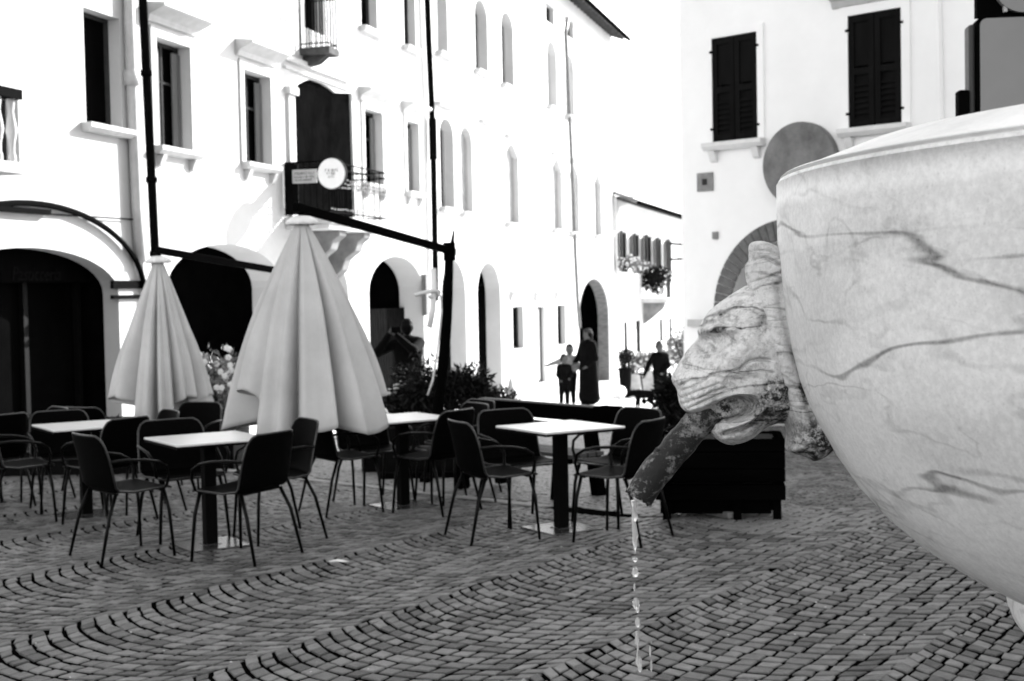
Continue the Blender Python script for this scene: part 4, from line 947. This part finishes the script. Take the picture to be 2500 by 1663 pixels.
# scooter
so = empty('kick_scooter', splace(1572, 0, 31.8), 'small dark kick scooter held by the child with the helmet', 'scooter', .2)
m = MB(); m.tube([(0, 0, .08), (-.07, 0, .68)], .02, 8); m.build('stem', M['iron'], so); m = MB(); m.tube([(-.07, -.18, .68), (-.07, .18, .68)], .022, 8); m.build('handlebar', M['iron'], so)
m = MB(); m.box(.02, .5, -.05, .05, .07, .10); m.build('deck', M['iron'], so, bevel=.01)
for x_ in (0, .54): m = MB(); m.tube([(x_, -.02, .06), (x_, .02, .06)], .06, 14); m.build('wheel', M['coat'], so)
# dog
dg = empty('dog', splace(1572, 0, 28.2), 'small black dog with its head down on the pale street', 'dog', math.radians(200))
c = [((-.20, 0, .33), (.12, 0, .35), .075, .095, 0, (1, .8, 1)), ((.12, 0, .35), (.22, 0, .38), .085, .06, 0), ((.22, 0, .38), (.30, 0, .36), .055, .05, 0), ((.30, 0, .36), (.40, 0, .32), .045, .024, 0),
     ((-.24, 0, .36), (-.36, 0, .44), .022, .010, 0)]
for sy in (-1, 1):
    c += [((.13, sy*.05, .30), (.14, sy*.055, .16), .036, .022, 0), ((.14, sy*.055, .16), (.15, sy*.055, .03), .020, .018, 0), ((.15, sy*.055, .02), (.18, sy*.055, .02), .020, .018, 0)]
    c += [((-.17, sy*.05, .30), (-.13, sy*.06, .20), .055, .034, 0), ((-.13, sy*.06, .20), (-.23, sy*.06, .12), .030, .020, 0), ((-.23, sy*.06, .12), (-.21, sy*.06, .03), .018, .016, 0), ((-.21, sy*.06, .02), (-.18, sy*.06, .02), .018, .016, 0)]
    c += [((.27, sy*.045, .40), (.26, sy*.06, .46), .020, .007, 0, None, .01)]
body('body', c, [M['fur']], dg, h=.010, k=.025)

# ------------------------------------------------------------------ fountain
a_rim = None
m0 = (1895-CX)/FPX
Rr, Zc, Xc = 1.07, 2.20, 1.506
def world_at(px, py, Z): return at(px, py, Z)
sil = [(1895, 455), (1895, 520), (1898, 595), (1903, 680), (1914, 773), (1928, 850), (1948, 929), (1968, 978), (1992, 1023), (2030, 1090), (2088, 1175), (2156, 1241), (2240, 1306), (2310, 1342), (2380, 1376), (2450, 1410), (2500, 1436)]
# horizontal direction of ray at a pixel, in the level frame
prof = []
for (x, y) in sil:
    d = ray(x, y); mm = d.x/d.y; r = (Xc-mm*Zc)/math.sqrt(1+mm*mm); Zt = Zc+r*mm/math.sqrt(1+mm*mm); prof.append((r, EYE+d.z/d.y*Zt))
sc_r = prof[0][0]/prof[1][0]
rim_r, rim_z = prof[0]
for i, (r, z) in enumerate(prof[:]): prof[i] = (r, z)
ft = empty('fountain', (Xc, Zc, 0), 'big veined marble fountain bowl at the right with a carved lion head spout', 'fountain')
# rim height from the photo: the near edge at x=2500,y=306
d = ray(2500, 306); mm = d.x/d.y
A_ = 1+mm*mm; Bq = -2*(Zc+mm*Xc); Cq = Xc*Xc+Zc*Zc-rim_r**2; Yn = (-Bq-math.sqrt(Bq*Bq-4*A_*Cq))/(2*A_); z_edge = EYE+d.z/d.y*Yn
top_z = z_edge
lowr, lowz = prof[-1]
P_ = [(.02, lowz-.05), (lowr*.55, lowz-.045), (lowr*.92, lowz-.02)]+prof[::-1]
z_last = P_[-1][1]
P_ += [(rim_r-.001, top_z-.022), (rim_r-.0015, top_z-.012), (rim_r-.003, top_z-.006), (rim_r-.016, top_z-.004)]
P_ = sorted(P_[:3], key=lambda q: q[0])+[q for q in P_[3:]]
def smooth_prof(P, it=2):
    for _ in range(it): P = [P[0]]+[(.25*P[i-1][0]+.5*P[i][0]+.25*P[i+1][0], .25*P[i-1][1]+.5*P[i][1]+.25*P[i+1][1]) for i in range(1, len(P)-1)]+[P[-1]]
    return P
core = smooth_prof(P_[:-4], 1)+P_[-4:]
m = MB(); m.lathe(core, 220); m.build('basin', M['marble'], ft, smooth=True)
m = MB(); e = .046
m.lathe([(rim_r-.016, top_z-.005), (rim_r-.016, top_z-.001), (rim_r-.006, top_z), (rim_r-.010, top_z+.003), (rim_r-.03, top_z+.008), (rim_r-.135, top_z+e), (rim_r-.15, top_z+e+.002), (rim_r-.20, top_z+e-.01), (rim_r-.23, top_z-.08), (rim_r-.4, top_z-.30), (.02, top_z-.42)], 220); m.build('rim', M['marbler'], ft, smooth=True)
m = MB(); m.lathe([(.02, top_z-.10), (rim_r-.215, top_z-.10)], 64); m.build('pool_water', M['water'], ft)
# pedestal below: convex neck then foot
pr = []
for (x, y) in ((2450, 1409), (2452, 1430), (2457, 1458), (2470, 1490), (2500, 1522)):
    d = ray(x, y); mm = d.x/d.y; r = (Xc-mm*Zc)/math.sqrt(1+mm*mm); Zt = Zc+r*mm/math.sqrt(1+mm*mm); pr.append((r, EYE+d.z/d.y*Zt))
pr = [(pr[0][0]-.0, pr[0][1]+.02)]+pr+[(.40, pr[-1][1]-.10), (.34, pr[-1][1]-.22), (.36, .5), (.5, .30), (.62, .22), (.62, .0)]
m = MB(); m.lathe(pr, 120); m.build('pedestal', M['marble'], ft, smooth=True)
m = MB(); m.lathe([(.001, .0), (.95, .0), (.95, .10), (.93, .12), (.62, .12), (.001, .12)], 8); m.build('plinth', M['trim'], ft)

# ---- lion head: an implicit solid with its own thickness, carved with brow, eye, muzzle, lips and open jaw
LO = at(cen_px[0], cen_px[1], DL)            # lion frame origin
def poly_sd(P, X, Z):                         # signed distance to polygon, positive inside
    P = np.array(P); n = len(P); d = np.full(X.shape, 1e9); ins = np.zeros(X.shape, bool)
    for i in range(n):
        a, b_ = P[i], P[(i+1) % n]; e_ = b_-a; wx, wz = X-a[0], Z-a[1]; t = np.clip((wx*e_[0]+wz*e_[1])/(e_@e_), 0, 1)
        d = np.minimum(d, (wx-e_[0]*t)**2+(wz-e_[1]*t)**2)
        cnd = ((a[1] > Z) != (b_[1] > Z)); ins ^= cnd & (X < (b_[0]-a[0])*(Z-a[1])/((b_[1]-a[1]) if b_[1] != a[1] else 1e-9)+a[0])
    return np.where(ins, 1, -1)*np.sqrt(d)
def chaikin(P, it=2):
    for _ in range(it):
        Q = []
        for i in range(len(P)):
            a, b_ = P[i], P[(i+1) % len(P)]; Q += [(a[0]*.75+b_[0]*.25, a[1]*.75+b_[1]*.25), (a[0]*.25+b_[0]*.75, a[1]*.25+b_[1]*.75)]
        P = Q
    return P
def seg_d(X, Z, pts):
    d = np.full(X.shape, 1e9)
    for a, b_ in zip(pts, pts[1:]):
        a = np.array(loc(*a)); b_ = np.array(loc(*b_)); e_ = b_-a; wx, wz = X-a[0], Z-a[1]; t = np.clip((wx*e_[0]+wz*e_[1])/(e_@e_), 0, 1)
        d = np.minimum(d, np.sqrt((wx-e_[0]*t)**2+(wz-e_[1]*t)**2))
    return d
def blob(X, Z, c, rx, rz, ang=0):
    c = loc(*c); x, z = X-c[0], Z-c[1]; ca, sa = math.cos(ang), math.sin(ang); u = (x*ca+z*sa)/(rx*.4464*SC); v = (-x*sa+z*ca)/(rz*.4464*SC); return u*u+v*v
def inflate(outline, h, T, Dm, feats, pad=.03, power=.5, name='x'):
    P = chaikin([loc(*q) for q in outline], 1); A2 = np.array(P); x0, z0 = A2.min(0)-pad; x1, z1 = A2.max(0)+pad
    xs = np.arange(x0, x1, h); zs = np.arange(z0, z1, h); X, Z = np.meshgrid(xs, zs, indexing='ij'); sd_ = poly_sd(P, X, Z)
    q = np.clip(sd_/Dm, 0, 1); wdt = T*(1-(1-q)**2)**power; wdt = feats(X, Z, sd_, wdt); wdt = np.where(sd_ > 0, np.maximum(wdt, .004), 0)
    ysn = np.arange(-(T+.045), T+.045, h); F = np.empty((len(xs), len(ysn), len(zs)))
    for j, y in enumerate(ysn): F[:, j, :] = np.where(sd_ > 0, np.maximum(abs(y)-wdt, -sd_*1.5), np.sqrt(np.maximum(abs(y)-.002, 0)**2+sd_**2)-.0)
    return surface_nets(F, (x0, ysn[0], z0), h)
rsn = np.random.RandomState(5)
def fbm(X, Z, f0, octv=4):
    out = np.zeros_like(X)
    for o_ in range(octv):
        for _ in range(5):
            a = rsn.uniform(0, 6.28); k = f0*2**o_*rsn.uniform(.7, 1.4); out += np.sin(k*(X*math.cos(a)+Z*math.sin(a))+rsn.uniform(0, 6.28))/(2**o_*5)
    return out
lion_out = [(850, 318), (760, 372), (690, 420), (635, 462), (598, 510), (574, 560), (576, 600), (560, 632), (520, 672), (482, 725), (448, 785), (424, 832), (430, 862), (458, 902), (462, 945), (470, 985), (492, 1015), (530, 1030),
            (585, 1024), (630, 1010), (640, 1040), (652, 1075), (645, 1105), (634, 1130), (662, 1163), (700, 1190), (745, 1204), (810, 1192), (870, 1165), (930, 1115), (1000, 1082), (1100, 1060), (1150, 900), (1080, 600), (980, 330)]
def lion_feats(X, Z, sd_, w_):
    g_ = lambda d, s: np.exp(-(d/s)**2)
    px_ = .4464*SC                                        # metres per crop px
    # long taper: the muzzle is narrower than the cheeks
    cx = (X-loc(430, 0)[0])/(loc(950, 0)[0]-loc(430, 0)[0]); w_ = w_*(.62+.42*np.clip(cx, 0, 1.2)**.8)
    w_ += .019*np.exp(-blob(X, Z, (560, 905), 110, 85, .3))                  # muzzle pad
    w_ += .006*np.exp(-blob(X, Z, (470, 800), 60, 95, -.6))                  # nose side
    w_ += .022*g_(seg_d(X, Z, [(582, 588), (640, 570), (720, 575)]), 26*px_)   # brow
    w_ -= .044*np.exp(-blob(X, Z, (607, 655), 44, 50, .4))                   # socket
    w_ += .030*np.exp(-blob(X, Z, (619, 668), 22, 28, .5)**2)                   # eyeball
    w_ += .007*g_(seg_d(X, Z, [(590, 700), (640, 712), (680, 690)]), 14*px_)
    w_ += .018*np.exp(-blob(X, Z, (760, 680), 120, 80, .4))                  # cheekbone
    w_ -= .0100*g_(seg_d(X, Z, [(470, 868), (520, 840), (590, 835), (610, 812), (700, 800), (745, 790), (800, 742), (860, 728), (920, 735)]), 7*px_)
    w_ -= .0075*g_(seg_d(X, Z, [(740, 800), (800, 802), (870, 790), (935, 800)]), 6*px_)
    for cr in ([(470, 905), (520, 880), (560, 850), (590, 835)], [(475, 940), (540, 905), (600, 880), (650, 862)], [(480, 975), (550, 940), (620, 905), (690, 885)], [(500, 1000), (570, 965), (640, 925), (720, 900)], [(590, 560), (660, 530), (740, 545)]):
        w_ -= .0058*g_(seg_d(X, Z, cr), 7*px_)
    # upper lip roll, mouth hollow, lower lip
    w_ += .009*g_(seg_d(X, Z, [(500, 1005), (570, 990), (640, 950), (720, 920), (800, 922), (850, 960), (875, 1010)]), 20*px_)
    hol = np.minimum(blob(X, Z, (752, 990), 108, 64, .25), blob(X, Z, (668, 1020), 34, 55, .0))
    w_ -= .075*np.clip(1.25-hol, 0, 1)**.7*(w_ > 0)
    w_ += .026*g_(seg_d(X, Z, [(690, 1100), (740, 1082), (800, 1055), (850, 1022)]), 17*px_)
    w_ -= .022*g_(seg_d(X, Z, [(700, 1130), (770, 1105), (840, 1070), (890, 1040)]), 12*px_)
    w_ += .010*np.exp(-blob(X, Z, (735, 1150), 85, 45, .2))
    w_ -= .006*np.exp(-blob(X, Z, (890, 1000), 40, 100, 0))
    w_ += .0020*fbm(X, Z, 110, 4)+.0012*fbm(X, Z, 420, 2)
    return w_
def place_lion(o): 
    # lion plane faces the viewer: local x along camera right, local z along camera up
    r_ = rt; n_ = -fw; u_ = up
    o.matrix_world = Matrix(((r_.x, fw.x, u_.x, LO.x), (r_.y, fw.y, u_.y, LO.y), (r_.z, fw.z, u_.z, LO.z), (0, 0, 0, 1)))
def to_ft(o, parent):
    place_lion(o); mw = o.matrix_world.copy(); o.parent = parent
    pm = Matrix.Translation(ft.location)
    if parent is not ft: pm = parent_world[parent.name]
    o.matrix_local = pm.inverted() @ mw; parent_world[o.name] = mw
parent_world = {}
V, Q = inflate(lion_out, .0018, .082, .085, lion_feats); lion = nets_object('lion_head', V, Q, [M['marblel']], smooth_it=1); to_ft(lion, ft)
mane_out = [(848, 98), (880, 90), (925, 90), (1010, 128), (1100, 160), (1140, 400), (1180, 700), (1250, 900), (1330, 1100), (1345, 1200), (1300, 1215), (1262, 1255), (1215, 1282), (1180, 1288), (1130, 1255), (1082, 1246), (1040, 1228), (1046, 1185), (1052, 1140), (1040, 1085), (1015, 1020), (985, 945), (950, 880), (925, 790), (900, 690), (872, 570), (848, 440), (838, 345), (826, 305), (820, 250), (822, 212), (842, 195), (838, 150), (840, 115)]
def mane_feats(X, Z, sd_, w_):
    g_ = lambda d, s: np.exp(-(d/s)**2); px_ = .4464*SC
    for cr, dp, wd in (([(825, 205), (900, 190), (960, 225), (1010, 232)], .012, 8), ([(845, 150), (920, 155), (1010, 180)], .007, 6), ([(830, 322), (900, 300), (960, 275), (1010, 262)], .009, 7), ([(845, 440), (890, 500), (960, 520), (1040, 500)], .004, 5),
                       ([(960, 880), (1010, 885), (1080, 880), (1130, 880)], .008, 12), ([(1090, 800), (1110, 880), (1140, 950)], .006, 10), ([(905, 600), (950, 650), (1000, 665), (1060, 690)], .0035, 5)):
        w_ -= dp*g_(seg_d(X, Z, cr), wd*px_)
    w_ += .010*g_(seg_d(X, Z, [(890, 350), (930, 560), (985, 760), (1040, 930), (1085, 1080), (1080, 1200)]), 40*px_)
    w_ -= .010*g_(seg_d(X, Z, [(960, 340), (1010, 560), (1060, 760), (1110, 920), (1160, 1080)]), 22*px_)
    w_ += .0010*fbm(X, Z, 120, 4)+.0005*fbm(X, Z, 420, 2)
    return w_
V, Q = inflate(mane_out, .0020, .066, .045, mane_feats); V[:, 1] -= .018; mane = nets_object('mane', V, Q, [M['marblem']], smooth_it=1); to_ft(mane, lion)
# spout pipe (hollow, ragged lip)
def L3(x, y, dep=0.): q = loc(x, y); return Vector((q[0], dep, q[1]))
ctr = [L3(640, 1010), L3(575, 1073), L3(500, 1163), L3(448, 1222), L3(402, 1278), L3(320, 1372), L3(245, 1492)]
m = MB(); n = 40; RO = []; kk = 36
path = []
for i in range(kk+1):
    t = i/kk*(len(ctr)-1); a = min(int(t), len(ctr)-2); f = t-a; p0 = ctr[max(a-1, 0)]; p1 = ctr[a]; p2 = ctr[a+1]; p3 = ctr[min(a+2, len(ctr)-1)]
    path.append(.5*((2*p1)+(p2-p0)*f+(2*p0-5*p1+4*p2-p3)*f*f+(3*p1-p0-3*p2+p3)*f**3))
rad = [(.0262+.0009*math.sin(i*.5))*(1-.012*math.sin(i*1.3)) for i in range(kk+1)]
m.tube(path, rad, n, cap=False)
# inner wall
o_ = len(m.v); base = (kk)*n
te = (path[-1]-path[-2]).normalized(); vs = []
for s_, rr in ((0, .86), (-.03, .80), (-.09, .78)):
    for j in range(n): q = Vector(m.v[base+j]); cpt = path[-1]; vs.append(cpt+(q-cpt)*rr+te*s_)
m.add(vs, [(i*n+j, (i+1)*n+j, (i+1)*n+(j+1) % n, i*n+(j+1) % n) for i in range(2) for j in range(n)]+[tuple(range(2*n, 3*n))])
for j in range(n): m.f.append((base+j, o_+j, o_+(j+1) % n, base+(j+1) % n)); m.mi.append(0)
rr_ = random.Random(3); jag = [.0018*math.sin(j*1.9)+.0015*math.sin(j*.7+1)+.002*rr_.random() for j in range(n)]
for j in range(n):
    for bb in (base, o_): m.v[bb+j] = tuple(Vector(m.v[bb+j])+te*jag[j])
pp = m.build('spout_pipe', M['bronze'], smooth=True); to_ft(pp, lion)

# ------------------------------------------------------------------ water
def blobby(pts, rads, n=12):
    m = MB(); P = []; R2 = []
    for i in range(len(pts)-1):
        for k in range(5):
            t = k/5; P.append(Vector(pts[i]).lerp(Vector(pts[i+1]), t)); tt = t*t*(3-2*t); R2.append(rads[i]+(rads[i+1]-rads[i])*tt)
    P.append(Vector(pts[-1])); R2.append(rads[-1]); m.tube(P, R2, n); return m
def wpt(x, y, d=0): return at(x, y, DL-.005+d)
S0 = wpt(1548, 1226)
path_ = [(1547, 1222, 6.5), (1549, 1238, 5.5), (1548, 1250, 5), (1550, 1262, 6.4), (1547, 1274, 4.6), (1549, 1290, 5.2), (1551, 1306, 6.0), (1549, 1320, 5.2), (1551, 1334, 3.6), (1550, 1345, 1.6), (1550, 1352, .6)]
m = blobby([wpt(x, y)-S0 for x, y, r in path_], [r*SC*1.25 for *_, r in path_]); ws = m.build('water_stream', M['water'], smooth=True, loc=S0)
tag(ws, 'thin twisting stream of water pouring from the lion spout', 'water')
rw = random.Random(2)
drops = [(1550, 1366, 7, 7), (1551, 1388, 4, 6), (1551, 1399, 9, 11), (1549, 1434, 2.6, 10), (1553, 1474, 9, 15), (1556, 1488, 5, 9), (1557, 1520, 6.5, 13), (1554, 1545, 3.5, 6), (1555, 1562, 5.5, 12), (1557, 1580, 2.2, 10), (1559, 1615, 8, 13), (1562, 1630, 6, 12), (1556, 1600, 2.5, 12), (1587, 1590, 3, 14), (1590, 1625, 3, 16), (1563, 1400, 1.6, 2), (1690-100, 1568, 1.5, 4)]
for i, (x, y, a, b_) in enumerate(drops):
    m = MB(); m.ball((0, 0, 0), 1, 14, 10, (a*SC, a*SC*.9, b_*SC))
    m.v = [(v[0]*(1+.22*math.sin(v[2]/SC*.7+i)), v[1], v[2]) for v in m.v]
    o = m.build('water_drop', M['water'], smooth=True, loc=wpt(x, y, rw.uniform(-.01, .01))); tag(o, 'clear water drop falling in the broken line below the stream', 'water drop', 'water drops under the lion spout')
rest = MB(); lipc = L3(300, 1530)
# clinging drop at the pipe's lower lip
q = at(*c4(300, 1530), DL-.01); m = MB(); m.ball((0, 0, 0), 1, 14, 10, (13*SC, 8*SC, 6*SC)); tag(m.build('water_drop', M['water'], smooth=True, loc=q), 'clear drop clinging to the lower lip of the spout pipe', 'water drop', 'water drops under the lion spout')

# ------------------------------------------------------------------ grey sign at the upper right
Ys = 9.0; p = at(2440, 165, Ys); px2m = Ys/FPX
sg = empty('sign_box', (p.x, p.y, ground_z(Ys)), 'large grey enamel sign panel in a black rounded frame at the upper right', 'sign', math.radians(-6)); zc = p.z-ground_z(Ys)
def rrect(w_, h_, r, cx=0, cz=0, n=6):
    out = []
    for (sx, sz, a0) in ((1, 1, 0), (-1, 1, 90), (-1, -1, 180), (1, -1, 270)):
        for i in range(n+1): a = math.radians(a0+90*i/n); out.append((cx+sx*(w_/2-r)+r*math.cos(a), cz+sz*(h_/2-r)+r*math.sin(a)))
    return out
left = (2386-2440)*px2m; topz = (165-40)*px2m; W_, H_ = .95, 1.25
m = MB(); m.prism_y(rrect(W_, H_, .05, left+W_/2, zc+topz-H_/2), -.0, .12); m.build('sign_case', M['iron'], sg)
m = MB(); m.prism_y(rrect(W_-.045, H_-.03, .045, left+.022+(W_-.045)/2, zc+topz-.015-(H_-.03)/2), -.008, -.001); m.build('sign_panel', M['signg'], sg)
m = MB(); m.box(left-.042, left-.002, .02, .16, zc+topz-.06-H_+.1, zc+topz-.045); m.build('side_case', mat('side_case', .03, .5, .3, .2, 5), sg, bevel=.015)
m = MB(); m.box(left+.01, left+W_, .02, .10, zc+topz+.002, zc+topz+.55); hb = m.build('head_box', M['iron'], sg)
m = MB(); m.tube([(left+.30, -.03, zc+topz+.21), (left+.30, .018, zc+topz+.21)], .20, 32); m.build('round_disc', M['signg'], sg)
m = MB(); m.box(left+.17, left+.19, -.02, .018, zc+topz+.02, zc+topz+.07); m.ball((left+.225, 0, zc+topz+.045), .022, 10, 6, (1, .7, .9)); m.box(left+.26, left+.5, -.02, .018, zc+topz+.02, zc+topz+.075); m.build('bracket', M['trim'], sg)
m = MB(); m.box(left-.112, left-.044, .0, .12, zc+topz-.82, zc+topz-.465); m.build('lock_box', M['iron'], sg, bevel=.01)
m = MB(); m.tube([(left+.5, .2, 0), (left+.5, .2, zc+topz+.5)], .05, 10); m.build('post', M['iron'], sg)
